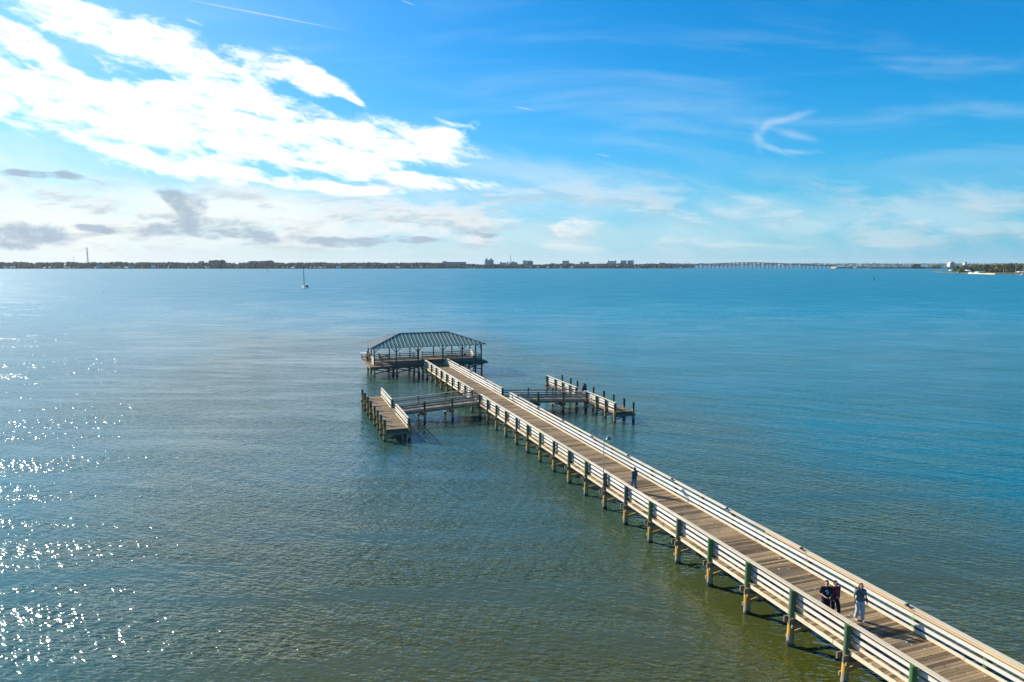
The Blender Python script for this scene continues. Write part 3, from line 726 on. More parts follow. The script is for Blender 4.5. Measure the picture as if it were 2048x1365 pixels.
    # top
    if top:
        t_ = MB(); torso(t_, .018, False); t_.ell(J['pel']+Vector((0,0,.05))*s, ((.160*fw+.018)*s, (.12*fw+.018)*s, .13*s), 14, 9)
        for sd in ('L', 'R'):
            a_, e_, w__ = J['sh'+sd], J['el'+sd], J['wr'+sd]
            if sleeve <= 1: t_.cap(a_, a_.lerp(e_, max(.2, sleeve)), .068*s*min(fw,1.12), .060*s*min(fw,1.1))
            else: t_.cap(a_, e_, .066*s, .056*s); t_.cap(e_, e_.lerp(w__, .92), .055*s, .042*s)
        fin(t_, tname, top, P, disp=0.018)
    if legs:
        l_ = MB(); l_.ell(J['pel'], ((.158*fw+.010)*s, (.118*fw+.010)*s, .125*s), 14, 9)
        for sd in ('L', 'R'):
            l_.cap(J['hip'+sd], J['kn'+sd], .094*s*fw, .076*s*fw); l_.cap(J['kn'+sd], J['an'+sd]+Vector((0,0,.02))*s, .076*s*fw, .066*s*fw)
        fin(l_, 'trousers', legs, P, disp=0.02)
    for sd, fv in (('L', fL), ('R', fR)):
        f_ = Vector(fv).normalized(); a_ = J['an'+sd]
        q = MB(); q.cap(a_+Vector((0,0,-.015))*s, a_-Vector((0,0,.052))*s, .043*s, .038*s); q.cap(a_-Vector((0,0,.052))*s - f_*.03*s, a_-Vector((0,0,.055))*s + f_*.15*s, .036*s, .033*s)
        fin(q, 'shoe', cloth('shoe_%d' % int(shoe[0]*100), shoe), P, it=1)
    hm = cloth('hair_%d' % int(hair[0]*1000), hair, 0.4)
    q = MB()
    q.ell(hp(0,-.030,.050), (.086*s,.092*s,.086*s), 12, 9); q.ell(hp(0,-.055,-.01), (.082*s,.060*s,.085*s), 12, 8)
    if hairstyle == 'long':
        for sx in (-1, 0, 1): q.cap(hp(sx*.062,-.045,.0), hp(sx*.088,-.055,-.17), .045*s, .035*s)
        for sx in (-1, 1): q.cap(hp(sx*.078,-.02,.03), hp(sx*.092,-.02,-.13), .024*s, .022*s)
    if hairstyle == 'bun': q.ell(hp(0,-.10,.09), (.045*s,.045*s,.04*s), 10, 7)
    hr = fin(q, 'hair', hm, P, disp=0.012)
    if cap:
        q = MB(); q.ell(hp(0,-.01,.055), (.094*s,.108*s,.075*s), 12, 9); q.ell(hp(0,.11,.045), (.06*s,.06*s,.010*s), 12, 6); fin(q, 'cap', cap, P)
    if print_:
        q = MB(); c0 = J['chest']+Vector((0.01,.105*fw+.028,.0))*s
        rr = random.Random(4)
        for i in range(26):
            x = rr.uniform(-.055,.055); z = rr.uniform(-.09,.08)
            q.box(c0+Vector((x, -abs(x)*.35, z))*s, (rr.uniform(.02,.045)*s, .008*s, rr.uniform(.02,.04)*s), 0, 0, rr.uniform(-1,1))
        q.build('shirt_print', print_, P)
    return P, J, s
M_EYE = mat('eye', (0.02,0.015,0.01), 0.3)
W = lambda t, wv_, z=ZD: PW(t, wv_, z+0.001)
# heading: local +y is the facing direction; towards the camera side along the pier is AZ+pi
walk = dict(knL=(-.10,.15,.52), anL=(-.10,.17,.10), knR=(.10,.02,.50), anR=(.10,-.20,.13), elL=(-.24,-.09,1.14), wrL=(-.24,-.06,.90), elR=(.23,.02,1.13), wrR=(.20,.16,.96))
P1, J1, s1 = person('person in grey t-shirt and loose pale blue trousers with long reddish hair', W(44.35, 2.02), AZ+math.pi-R(18), 1.66, 1.22,
       pose=dict(walk, knL=(-.10,.08,.50), anL=(-.11,.06,.09), knR=(.11,.03,.50), anR=(.12,-.08,.10), elL=(-.27,-.05,1.14), wrL=(-.25,.10,.93), elR=(.27,-.05,1.14), wrR=(.26,.08,.92)), top=cloth('grey_tee', (0.115,0.15,0.16)), legs=cloth('pale_blue_trousers', (0.42,0.49,0.51), 0.15), shoe=(0.62,0.50,0.44), hair=(0.14,0.035,0.015),
       hairstyle='long', sleeve=0.62, look=R(-6))
q = MB(); q.ell(J1['pel']+Vector((-.27,.02,.03)), (.05,.11,.10), 12, 8); o = q.build('hip_bag', cloth('bag_dark', (0.03,0.05,0.035)), P1)
q = MB(); q.tube([J1['pel']+Vector((-.25,.02,.12)), J1['waist']+Vector((-.13,.16,.10)), J1['chest']+Vector((.05,.155,.05)), J1['shR']+Vector((-.03,.02,.085))], .012, 6); q.build('bag_strap', MATS['bag_dark'], P1)
P2, J2, s2 = person('person in black t-shirt with a blue print, walking beside the left railing', W(43.75, 0.72), AZ+math.pi-R(28), 1.72, 1.15,
       pose=dict(walk, knL=(-.10,.02,.50), anL=(-.10,-.15,.12), knR=(.10,.14,.52), anR=(.10,.16,.10), elR=(.25,-.02,1.14), wrR=(.10,.20,1.09), elL=(-.24,-.03,1.14), wrL=(-.10,.22,1.08)), top=cloth('black_tee', (0.012,0.013,0.016)), legs=cloth('black_trousers', (0.014,0.016,0.025)), shoe=(0.35,0.3,0.3), hair=(0.02,0.016,0.012),
       hairstyle='bun', sleeve=0.75, print_=mat('blue_print', (0.12,0.45,0.75), 0.7), look=R(-20))
q = MB(); q.box((0.0, .27, 1.10), (.07,.012,.14), 0, R(-50)); q.build('phone', M_DARKM, P2)
P3, J3, s3 = person('person in maroon top and black trousers with short curly hair, between the other two walkers', W(43.85, 1.12), AZ+math.pi-R(10), 1.70, 1.02,
       pose=walk, top=cloth('maroon_top', (0.15,0.02,0.035)), legs=cloth('black_trousers', (0.014,0.016,0.025)), shoe=(0.35,0.3,0.3), hair=(0.021,0.013,0.01), hairstyle='short', sleeve=1.5, look=R(8))
q = MB(); q.ell(J3['waist']+Vector((0.0,.17,-.02)), (.10,.035,.045), 10, 7); q.build('waist_pouch', cloth('pouch_grey', (0.25,0.25,0.26)), P3)
person('person in dark teal hooded jacket and jeans walking alone past the lamp post', W(26.15, 1.22), AZ+R(8), 1.70, 1.05, pose=walk, top=cloth('teal_hoodie', (0.035,0.10,0.135)), legs=cloth('jeans', (0.13,0.24,0.36)), shoe=(0.35,0.3,0.3),
       hair=(0.022,0.03,0.08), sleeve=1.5, tname='hooded_jacket', fine=True)
sit = dict(pel=(0,0,.55), waist=(0,.03,.70), chest=(0,.06,.90), nb=(0,.06,1.07), head=(0,.11,1.23), shL=(-.175,.06,1.02), shR=(.175,.06,1.02), elL=(-.22,.12,.76), elR=(.22,.12,.76), wrL=(-.14,.34,.72), wrR=(.14,.34,.72),
           hipL=(-.09,.02,.52), hipR=(.09,.02,.52), knL=(-.11,.44,.50), knR=(.11,.44,.50), anL=(-.11,.42,.09), anR=(.11,.42,.09))
stand = dict(elR=(.23,.02,1.13), wrR=(.18,.20,1.02))
person('person in rust brown shirt and dark trousers standing by the cleaning table', W(-43.3, -7.62), AZ+R(100), 1.70, 1.0, pose=stand, top=cloth('rust_shirt', (0.24,0.10,0.04)), legs=cloth('black_trousers', (0.014,0.016,0.025)), hair=(0.02,0.016,0.012), fine=False)
person('person in tan shirt and khaki trousers standing behind the one in rust brown', W(-42.7, -7.45), AZ+R(120), 1.62, 1.0, pose=stand, top=cloth('tan_shirt', (0.38,0.26,0.12)), legs=cloth('khaki_trousers', (0.30,0.22,0.10)), hair=(0.05,0.03,0.02), fine=False)
person('person in dark clothes sitting at the picnic table under the left end of the roof', W(-41.9, -5.9), AZ-R(90), 1.70, 1.05, pose=sit, top=cloth('navy_shirt', (0.02,0.025,0.05)), legs=cloth('black_trousers', (0.014,0.016,0.025)), hair=(0.02,0.016,0.012), fine=False)
person('person in dark blue shirt standing between the two parked bicycles', W(-44.3, 0.75), AZ+R(180), 1.75, 1.0, top=cloth('blue_shirt', (0.03,0.05,0.10)), legs=cloth('black_trousers', (0.014,0.016,0.025)), hair=(0.02,0.016,0.012), fine=False)
sitlow = dict(pel=(0,0,.46), waist=(0,.04,.60), chest=(0,.10,.79), nb=(0,.13,.95), head=(0,.19,1.10), shL=(-.175,.12,.91), shR=(.175,.12,.91), elL=(-.23,.20,.66), elR=(.23,.20,.66), wrL=(-.14,.40,.66), wrR=(.14,.40,.66),
           hipL=(-.09,.02,.44), hipR=(.09,.02,.44), knL=(-.12,.42,.50), knR=(.12,.42,.50), anL=(-.11,.44,.09), anR=(.11,.44,.09))
person('person in dark top sitting hunched between the pile tops of the right dock', PW(-10.3, 14.55, 1.13), AZ-R(90), 1.70, 1.08, pose=sitlow, top=cloth('navy_shirt', (0.02,0.025,0.05)), legs=cloth('black_trousers', (0.014,0.016,0.025)), hair=(0.02,0.016,0.012), sleeve=1.5, fine=False)

# folding stool and cooler on the right dock
st = thing('folding_stool', 'low folding stool under the person on the right dock', 'stool', PW(-10.3, 14.5, 1.122), AZ)
mb = MB(); mb.ab((-.2,-.2,.30),(.2,.2,.33)); mb.build('seat', cloth('stool_red', (0.22,0.04,0.07)), st)
for sx in (-1, 1):
    mb = MB(); mb.tube([(sx*.17,-.18,0),(sx*.17,.18,.30)], .012, 6); mb.build('leg', M_METAL, st)
    mb = MB(); mb.tube([(sx*.17,.18,0),(sx*.17,-.18,.30)], .012, 6); mb.build('leg', M_METAL, st)
ck = thing('cooler', 'teal blue cooler on the right dock beside the sitting person', 'cooler', PW(-9.5, 14.75, 1.122), AZ+R(4))
mb = MB(); mb.ab((-.3,-.2,0),(.3,.2,.34)); mb.build('box', mat('cooler_blue', (0.03,0.22,0.32), 0.4), ck)
mb = MB(); mb.ab((-.31,-.21,.342),(.31,.21,.40)); mb.build('lid', mat('cooler_lid', (0.25,0.5,0.58), 0.4), ck)
mb = MB(); mb.tube([(-.32,0,.28),(-.36,0,.40),(-.2,0,.46),(.2,0,.46),(.36,0,.40),(.32,0,.28)], .012, 6); mb.build('handle', M_METAL, ck)
rod = thing('fishing_rod', 'thin fishing rod leaning out over the right dock edge', 'fishing rod', PW(-11.3, 15.0, 1.122), AZ+R(20))
mb = MB(); mb.tube([(0,0,0),(0.35,0.1,1.0),(0.9,0.25,2.3)], [.015,.009,.004], 6); mb.build('pole', M_DARKM, rod)
mb = MB(); mb.tube([(0.09,-.03,.33),(0.16,-.03,.36)], .04, 10); mb.build('reel', M_METAL, rod)

# picnic tables, benches
def picnic(t, wv_, rz, label, g='picnic tables under the pavilion roof'):
    T = thing('picnic_table', label, 'table', PW(t, wv_, ZD+0.003), AZ+rz, g)
    mb = MB()
    for i in range(5): mb.ab((-.9, -.36+i*.147, .72), (.9, -.36+i*.147+.138, .76))
    mb.build('table_top', M_DECK, T)
    for sy in (-1, 1):
        mb = MB()
        for i in range(2): mb.ab((-.9, sy*.62-.13+i*.14, .42), (.9, sy*.62-.13+i*.14+.13, .46))
        mb.build('bench', M_DECK, T)
    for sx in (-.65, .65):
        mb = MB(); mb.beam((sx, -.62, 0), (sx, -.18, .715), .04, .09); mb.beam((sx, .62, 0), (sx, .18, .715), .04, .09); mb.beam((sx+.045, -.7, .38), (sx+.045, .7, .38), .035, .08); mb.build('leg_frame', M_FRAME, T)
picnic(-42.6, -5.1, 0, 'wooden picnic table under the left end of the pavilion roof')
picnic(-43.4, 6.2, 0, 'wooden picnic table under the right half of the pavilion roof')
ct = thing('cleaning_table', 'pale fish cleaning table on legs at the outer left deck edge', 'table', PW(-46.6, -7.7, ZD+0.003), AZ)
mb = MB(); mb.ab((-.45,-.75,.95),(.45,.75,1.0)); mb.ab((-.46,-.76,1.002),(-.41,.76,1.10)); mb.build('table_top', mat('pale_plastic', (0.62,0.62,0.58), 0.5), ct)
for sx in (-.38, .38):
    for sy in (-.65, .65):
        mb = MB(); mb.ab((sx-.045,sy-.045,0),(sx+.045,sy+.045,.948)); mb.build('leg', M_RAILX_SHADED, ct)
mb = MB(); mb.ab((-.33,-.68,.3),(.33,-.62,.4)); mb.ab((-.33,.62,.3),(.33,.68,.4)); mb.build('brace', M_RAILX_SHADED, ct)
cl = thing('storage_bin', 'white bin on the picnic table at the left of the pavilion', 'bin', PW(-42.6, -4.7, ZD+.765), AZ+R(12))
mb = MB(); mb.ab((-.3,-.18,0),(.3,.18,.26)); mb.build('box', mat('bin_white', (0.6,0.6,0.58), 0.5), cl)
mb = MB(); mb.ab((-.32,-.2,.262),(.32,.2,.30)); mb.build('lid', mat('bin_lid', (0.72,0.72,0.70), 0.5), cl)

# bicycles
def bicycle(t, wv_, rz, label, colr):
    B = thing('bicycle', label, 'bicycle', PW(t, wv_, ZD+0.003), AZ+rz, 'bicycles parked under the pavilion')
    fm = mat('bike_%s' % label.split()[0], colr, 0.4, 0.2)
    for y in (-.52, .52):
        wh = MB(); ring = [(0, y+.33*math.cos(a), .345+.33*math.sin(a)) for a in [2*math.pi*i/24 for i in range(25)]]
        wh.tube(ring, .02, 6, caps=False); wo_ = wh.build('wheel', M_DARKM, B)
        sp = MB()
        for i in range(12):
            a = 2*math.pi*i/12; sp.tube([(0,y,.345),(0,y+.31*math.cos(a),.345+.31*math.sin(a))], .003, 4)
        sp.tube([(-.05,y,.345),(.05,y,.345)], .02, 8); sp.build('spokes', M_METAL, wo_)
    f = MB()
    bb = (0,-.08,.30); st_ = (0,-.22,.80); hd_ = (0,.36,.82); hb = (0,.40,.68)
    for a, b in ((bb,st_),(st_,hd_),(bb,hb),(bb,(0,-.52,.345)),((0,-.2,.76),(0,-.52,.345)),(hd_,hb),(hb,(0,.52,.345))): f.tube([a,b], .017, 8)
    f.build('frame', fm, B)
    f = MB(); f.tube([hd_, (0,.34,.98)], .014, 6); f.tube([(-.28,.28,1.0),(-.2,.34,.99),(0,.35,.98),(.2,.34,.99),(.28,.28,1.0)], .013, 6); f.build('handlebar', M_DARKM, B)
    f = MB(); f.tube([st_, (0,-.25,.93)], .013, 6); f.ell((0,-.25,.95),(.07,.14,.035)); f.build('saddle', M_DARKM, B)
    f = MB(); f.tube([(-.03,-.08,.30),(.03,-.08,.30)], .09, 12); f.beam((.05,-.08,.30),(.05,.02,.18),.015,.02); f.beam((-.05,-.08,.30),(-.05,-.18,.42),.015,.02); f.box((.09,.02,.18),(.08,.06,.02)); f.box((-.09,-.18,.42),(.08,.06,.02)); f.build('crank', M_METAL, B)
bicycle(-44.6, 0.25, R(12), 'green bicycle parked under the roof at the left of the back opening', (0.05,0.16,0.10))
bicycle(-44.7, 1.45, R(-14), 'white bicycle parked under the roof at the right of the back opening', (0.5,0.5,0.5))
for t, x, lab, cc in ((-44.6, 8.75, 'green backpack on the deck by the right end railing', (0.10,0.16,0.03)), (-41.0, 9.3, 'dark red bag on the deck inside the right end railing', (0.12,0.03,0.03))):
    bgp = thing('backpack', lab, 'bag', PW(t, x, ZD+.003), AZ+R(20), 'bags left at the right end of the pavilion')
    mb = MB(); mb.ell((0,0,.27),(.19,.14,.28),12,9); mb.build('bag_body', cloth('bagc_%d' % int(cc[1]*100), cc), bgp)
    mb = MB(); mb.ell((0,-.13,.2),(.13,.06,.14),10,7); mb.tube([(0,0.02,.5),(-.05,0,.6),(.05,0,.6),(0,-.02,.5)], .012, 6); mb.build('pocket', MATS['bagc_%d' % int(cc[1]*100)], bgp)

# ------------------------------------------------------------------ boats and markers
M_HULL = mat('boat_hull_white', (0.72,0.72,0.68), 0.35)
M_HULLB = mat('boat_blue', (0.01,0.04,0.08), 0.6)
def hull(L, B, H, n=12):
    mb = MB(); vs = []; rows_ = 7
    for i in range(n+1):
        f = i/n; x = (f-.5)*L
        wb = B/2*(1-max(0,(f-.35)/.65)**2.2)*(0.78+.22*min(1, f/.3)); wb = max(wb, .02)
        sheer = H*(1+.28*f*f); keel = -.35*(1-abs(f-.45)**1.5)
        for j in range(rows_):
            g = j/(rows_-1)*2-1
            z = keel + (sheer-keel)*abs(g)**1.7; vs.append((x+.35*max(0,f-.8)*abs(g)*L*.2, wb*math.copysign(abs(g)**.6, g), z))
    fs = [(i*rows_+j, (i+1)*rows_+j, (i+1)*rows_+j+1, i*rows_+j+1) for i in range(n) for j in range(rows_-1)]
    fs += [tuple(range(rows_))]
    fs += [(i*rows_, i*rows_+rows_-1, (i+1)*rows_+rows_-1, (i+1)*rows_) for i in range(n)]
    mb.add(vs, fs); return mb
def sailboat(px, py_w, L, label, rz, mast, sails=False):
    Y = -CAM_H/sky_uv(px, py_w)[1]; u = sky_uv(px, py_w)[0]
    B = thing('sailboat', label, 'sailboat', (u*Y, Y, 0), rz)
    hull(L, L*.31, L*.11).build('hull', M_HULL, B)
    mb = MB(); mb.box((L*.03,0,L*.135),(L*.36,L*.17,L*.07)); mb.box((L*.06,0,L*.178),(L*.26,L*.15,L*.02)); cb = mb.build('cabin', M_HULL, B)
    mb = MB(); 
    for sy in (-1,1): mb.box((L*.03,sy*L*.0855,L*.14),(L*.22,.02,L*.028))
    mb.build('window', M_DARKM, cb)
    mb = MB(); mb.box((-L*.30,0,L*.155),(L*.30,L*.25,L*.11)); mb.tube([(-L*.26,L*.08,L*.1),(-L*.26,L*.08,L*.2)],.02,6); mb.tube([(-L*.26,-L*.08,L*.1),(-L*.26,-L*.08,L*.2)],.02,6); mb.build('bimini', M_HULLB, B)
    mb = MB(); mb.tube([(L*.10,0,L*.1),(L*.10,0,mast)], [.26,.18], 8); mb.tube([(L*.10,-.6,mast*.6),(L*.10,.6,mast*.6)], .03, 6); mb.build('mast', M_DARKM, B)
    mb = MB(); mb.tube([(L*.10,0,L*.24),(-L*.30,0,L*.25)], .06, 8); mb.build('boom', M_METAL, B)
    mb = MB(); mb.tube([(L*.09,0,L*.33),(-L*.05,0,L*.285),(-L*.29,0,L*.265)], [.28,.2,.1], 8); mb.build('sail_cover', M_HULLB, B)
    mb = MB(); mb.tube([(L*.5,0,L*.15),(L*.10,0,mast*.98)], .035, 5); mb.tube([(-L*.49,0,L*.13),(L*.10,0,mast)], .02, 5); mb.build('rigging', M_METAL, B)
    if sails:
        mb = MB(); mb.add([(L*.09,.03,L*.26),(-L*.28,.03,L*.26),(L*.09,.03,mast*.97),(L*.09,-.03,L*.26),(-L*.28,-.03,L*.26),(L*.09,-.03,mast*.97)], [(0,1,2),(5,4,3),(0,3,4,1),(1,4,5,2),(2,5,3,0)]); mb.build('sail', M_HULL, B)
    return B
sailboat(609.5, 576.3, 9.2, 'white sailboat with bare mast anchored alone in the open water at left', R(128), 14.3)
sailboat(591.5, 538.6, 8.0, 'tiny boat with a white sail close to the far wooded shore', R(170), 11.0, True)
M_GREEN = mat('marker_green', (0.04,0.16,0.08), 0.6)
def marker(px, py, ht, label, board=True):
    Y = -CAM_H/sky_uv(px, py)[1]; u = sky_uv(px, py)[0]
    k_ = thing('channel_marker', label, 'channel marker', (u*Y, Y, 0), 0, 'channel markers standing in the water')
    mb = MB(); mb.tube([(0,0,-1),(0,0,ht)], .25, 10); mb.build('pile', M_POST, k_)
    if board: mb = MB(); mb.box((0,-.28,ht-.6),(1.2,.05,1.2)); mb.box((0,0,ht+.15),(.3,.3,.3)); mb.build('board', M_GREEN, k_)
marker(1748, 565, 4.2, 'dark channel marker post with a square board in open water at right')
marker(441.6, 544, 4.5, 'faint channel marker left of the sailboat, far off near the wooded shore')
marker(535, 543.5, 5.5, 'channel marker post nearest to the sailboat, off the wooded shore')
marker(1104, 541, 4.0, 'small channel marker off the town waterfront', False)
b_ = at(207, 586, 400); Yb = -CAM_H/sky_uv(207,586)[1]
bu = thing('buoy', 'small dark float on the open water at far left', 'buoy', (sky_uv(207,586)[0]*Yb, Yb, 0))
mb = MB(); mb.ell((0,0,.1),(.35,.35,.3)); mb.build('float', M_DARKM, bu); mb = MB(); mb.tube([(0,0,.3),(0,0,.7)],.05,6); mb.build('stick', M_DARKM, bu)

# ------------------------------------------------------------------ far buildings
def wallmat(n, c): return mat('wall_'+n, c, 0.8, build=plain(c, 0.12, 0.05))
M_WIN = mat('far_windows', (0.16,0.26,0.31), 0.4)
def building(name, label, Y, blocks, wmat, roofm, depth=20, floors=0, group='buildings on the far waterfront'):
    """blocks: (px0, px1, y top) with base on the ground"""
    xs = [sky_uv(b[0], 530)[0]*Y for b in blocks] + [sky_uv(b[1], 530)[0]*Y for b in blocks]
    cx = (min(xs)+max(xs))/2
    B = thing(name, label, 'building', (cx, Y, 1.5), 0, group)
    wl = MB(); rf = MB()
    for (a, b, yt, *r) in blocks:
        dy = r[0] if r else 0.0
        x0 = sky_uv(a, 530)[0]*Y - cx; x1 = sky_uv(b, 530)[0]*Y - cx; zt = zat(yt, Y) - 1.5
        wl.ab((x0, dy, 0), (x1, dy+depth, zt)); rf.ab((x0-.4, dy-.4, zt+.01), (x1+.4, dy+depth+.4, zt+.9))
        nf = max(2, int(zt/3.4))
        for i in range(nf):
            z = (i+.45)*zt/nf
            wn = MB(); wn.ab((x0+1.0, dy-.14, z), (x1-1.0, dy-.02, z+1.4)); wn.build('window_band', M_WIN, B)
    wl.build('wall', wmat, B); rf.build('roof', roofm, B)
    return B
WB, WT, WP, WW, WG, WBR = wallmat('blue',(0.36,0.58,0.68)), wallmat('teal',(0.10,0.32,0.38)), wallmat('pink',(0.78,0.56,0.48)), wallmat('white',(0.84,0.86,0.85)), wallmat('grey',(0.48,0.56,0.60)), wallmat('brown',(0.46,0.42,0.40))
RD, RG = mat('roof_dark', (0.10,0.12,0.13), 0.8), mat('roof_grey', (0.30,0.33,0.34), 0.8)
building('apartment_building', 'long brown low building left of the pink tower', Y_M+60, [(870,888,526.5),(885,893,523.4),(893,932,524.8)], WBR, RG)
tw_ = building('apartment_tower', 'tall pink and grey tower with roof domes, left of the town', Y_M+40, [(969.8,975,521.2,-6),(974,987,520.6)], WP, RD, 22)
for px in (973.2, 982.0):
    mb = MB(); c = at(px, 519.3, Y_M+46) - Vector(tw_.location); mb.ell((c.x, c.y, c.z), (4.2,4.2,5)); mb.build('dome', RD, tw_)
building('office_building', 'low dark blue wide building at the foot of the lattice mast', Y_M+20, [(989,1021,531.2)], WT, RG, 30)
building('office_building', 'small grey block just left of the lattice mast', Y_M+90, [(1000,1003,524.6),(1003,1013,526),(1014,1017,524.6)], WG, RG)
building('office_building', 'blue block just right of the lattice mast', Y_M+80, [(1018.5,1023,526),(1023,1029,524),(1029,1035,525.5)], WB, RG)
building('office_building', 'light block joined to the dark teal block in the town centre', Y_M+90, [(1045.5,1053,521.8)], WW, RG)
building('office_building', 'dark teal glass block in the town centre', Y_M+80, [(1053.6,1066,522.6)], WT, RG)
building('waterfront_house', 'small cream house on the water below the dark teal block', Y_M+4, [(1055,1064,531.5)], wallmat('cream',(0.5,0.5,0.38)), RG, 14)
building('office_building', 'pale blue box building standing alone above the trees', Y_M+200, [(1124.5,1138,522.4)], WB, RG)
building('apartment_building', 'pair of small grey blocks right of the pale blue box', Y_M+220, [(1159.6,1165.8,525),(1168,1178.6,524.6)], WG, RG)
building('hotel', 'white hotel with dark corner caps', Y_M+190, [(1212.5,1216,525,-3),(1215,1218,521.4),(1218,1229.5,523.0),(1229.5,1232.6,521.5)], WW, RD)
building('apartment_tower', 'left one of the two wide blue apartment blocks', Y_M+180, [(1241,1253.4,521.8)], WB, RD)
building('apartment_tower', 'right one of the two wide blue apartment blocks', Y_M+190, [(1255,1267.5,521.8)], WB, RD)
building('office_building', 'flat grey building behind the start of the bridge', Y_M+500, [(1318,1330,526.4)], WG, RG)
building('hotel', 'pale building topping the trees at left centre', Y_L+120, [(398,405,523.2)], WB, RG)
for a, b, yt, lab in ((10,15,533,'white waterfront house at the left end of the far shore'),(192,204,530.5,'pale teal house left of the middle of the wooded shore'),(258,266,531,'small pale teal house on the wooded shore'),(302,309,531.3,'white waterfront house on the wooded shore'),(672,680,532.5,'low white house on the shore right of the tiny sail'),(938,950,534.3,'long low boathouse on the town shore')):
    building('waterfront_house', lab, Y_L+4 if a < 900 else Y_M+4, [(a,b,yt)], WW if a in (10,302,672,938) else WB, RG, 10, group='small houses on the far shore')
# lattice masts
def mast(px, ytop, ybase, Y, wd, label, plats=()):
    x = sky_uv(px, 530)[0]*Y; T = thing('radio_mast', label, 'radio mast', (x, Y, 1.5))
    zt = zat(ytop, Y) - 1.5; mb = MB(); n = 14
    cs = [(-1,-1),(1,-1),(1,1),(-1,1)]
    wf = lambda f: wd*(1-.75*f)/2
    for a, b in cs: mb.beam((a*wf(0), b*wf(0), 0), (a*wf(1), b*wf(1), zt), .08*wd, .08*wd)
    for i in range(n):
        f0, f1 = i/n, (i+1)/n
        for j in range(4):
            a, b = cs[j], cs[(j+1)%4]
            mb.beam((a[0]*wf(f0), a[1]*wf(f0), zt*f0), (b[0]*wf(f1), b[1]*wf(f1), zt*f1), .05*wd, .05*wd)
    mb.build('lattice', M_MAST, T)
    for f in plats:
        mb = MB(); mb.box((0,0,zt*f),(wd*.9,wd*.9,1.2)); mb.build('antenna_platform', M_MAST, T)
M_MAST = mat('mast_steel', (0.32,0.27,0.27), 0.6, 0.3)
mast(176, 496.5, 530, Y_L+300, 7, 'tall lattice radio mast above the wooded shore at left', (1.0,.68,.42))
mast(148.5, 512, 530, Y_L+600, 3, 'thin faint radio mast just left of the tall one', ())
mast(1021, 512.5, 530, Y_M+120, 8, 'lattice mast rising over the town', (1.0,.6))
mast(1060, 504, 530, Y_M+500, 2.5, 'very thin antenna mast behind the dark teal block', ())
mast(1266, 514, 530, Y_M+220, 2.5, 'thin antenna on the right blue apartment block', (1.0,))

# bridge
br = thing('bridge', 'long low concrete bridge with a raised hump crossing to the causeway', 'bridge', (sky_uv(1500,530)[0]*3000, 3000, 0))
M_CONC = mat('concrete', (0.34,0.36,0.36), 0.85, build=plain((0.20,0.24,0.26), 0.2, 0.1))
def bz(px):
    if px < 1505: f = min(1, max(0, (px-1340)/165)); return 531.0 - 5.6*(f*f*(3-2*f))
    f = (px-1505)/165; return 525.4 + 7.0*min(1, max(0, f))**1.25
def bY(px): return 3080 - (px-1325)/345*130
bl = Vector(br.location)
def bp_(px, dz=0.0):
    Y = bY(px); return Vector((sky_uv(px,530)[0]*Y, Y, zat(bz(px), Y)+dz)) - bl
deck = MB()
pxs = [1325+345*i/60 for i in range(61)]
for a, b in zip(pxs, pxs[1:]): deck.beam(bp_(a,-1.0), bp_(b,-1.0), 13, 1.8); 
for s_ in (-6.2, 6.2):
    par = MB()
    for a, b in zip(pxs, pxs[1:]): par.beam(bp_(a,.45)+Vector((0,s_,0)), bp_(b,.45)+Vector((0,s_,0)), .4, 1.0)
    par.build('parapet', M_CONC, br)
deck.build('deck', M_CONC, br)
px = 1332.0
while px < 1668:
    p = bp_(px, -1.9); mb = MB()
    mb.ab((p.x-1.3, p.y-6, p.z-1.6), (p.x+1.3, p.y+6, p.z)); 
    for s_ in (-4, 4): mb.ab((p.x-.9, p.y+s_-.9, -2), (p.x+.9, p.y+s_+.9, p.z-1.6))
    mb.ab((p.x-2.2, p.y-6.3, -2), (p.x+2.2, p.y+6.3, 1.4))
    mb.build('bridge_pier', M_CONC, br); px += 8.2

# island things
def crown_mesh(rr, cr, ch, n, q):
    mb = MB()
    lobes = [(rr.uniform(-.5,.5)*cr, rr.uniform(-.5,.5)*cr, rr.uniform(-.3,.4)*ch, rr.uniform(.4,.62)) for _ in range(6)]
    for i in range(n):
        l = rr.choice(lobes); a = rr.uniform(0, 2*math.pi); c = rr.uniform(-1, 1); r_ = rr.uniform(.65, 1.05)
        s_ = math.sqrt(1-c*c); p = Vector((l[0]+cr*l[3]*s_*math.cos(a)*r_, l[1]+cr*l[3]*s_*math.sin(a)*r_, l[2]+ch*l[3]*c*r_))
        d = Vector((rr.uniform(-1,1), rr.uniform(-1,1), rr.uniform(-1,1))).normalized(); e = d.cross(Vector((0.3,0.2,1))).normalized(); f = d.cross(e)
        z = q*rr.uniform(.6, 1.3); mb.add([p-e*z, p+f*z*.7, p+e*z, p-f*z*.7], [(0,1,2,3)])
    return mb
def tree(px, Y, hgt, cr, label, m, group='trees on the island at right', seed=0, trunkm=None):
    rr = random.Random(seed); x = sky_uv(px, 540)[0]*Y
    T = thing('tree', label, 'tree', (x, Y, 1.25), rr.uniform(0, 6), group)
    mb = MB(); mb.tube([(0,0,-.5),(cr*.05,0,hgt*.3),(0,cr*.06,hgt*.6)], [hgt*.035, hgt*.025, hgt*.012], 7)
    for i in range(4):
        a = i*1.6+rr.random(); mb.tube([(0,0,hgt*.35),(math.cos(a)*cr*.5, math.sin(a)*cr*.5, hgt*rr.uniform(.6,.8))], [hgt*.015,hgt*.005], 5)
    mb.build('trunk', M_BARK, T)
    c = crown_mesh(rr, cr, hgt*.42, 330, 0.55 + hgt*.02).build('crown', m, T); c.location = (0, 0, hgt*.62)
    return T
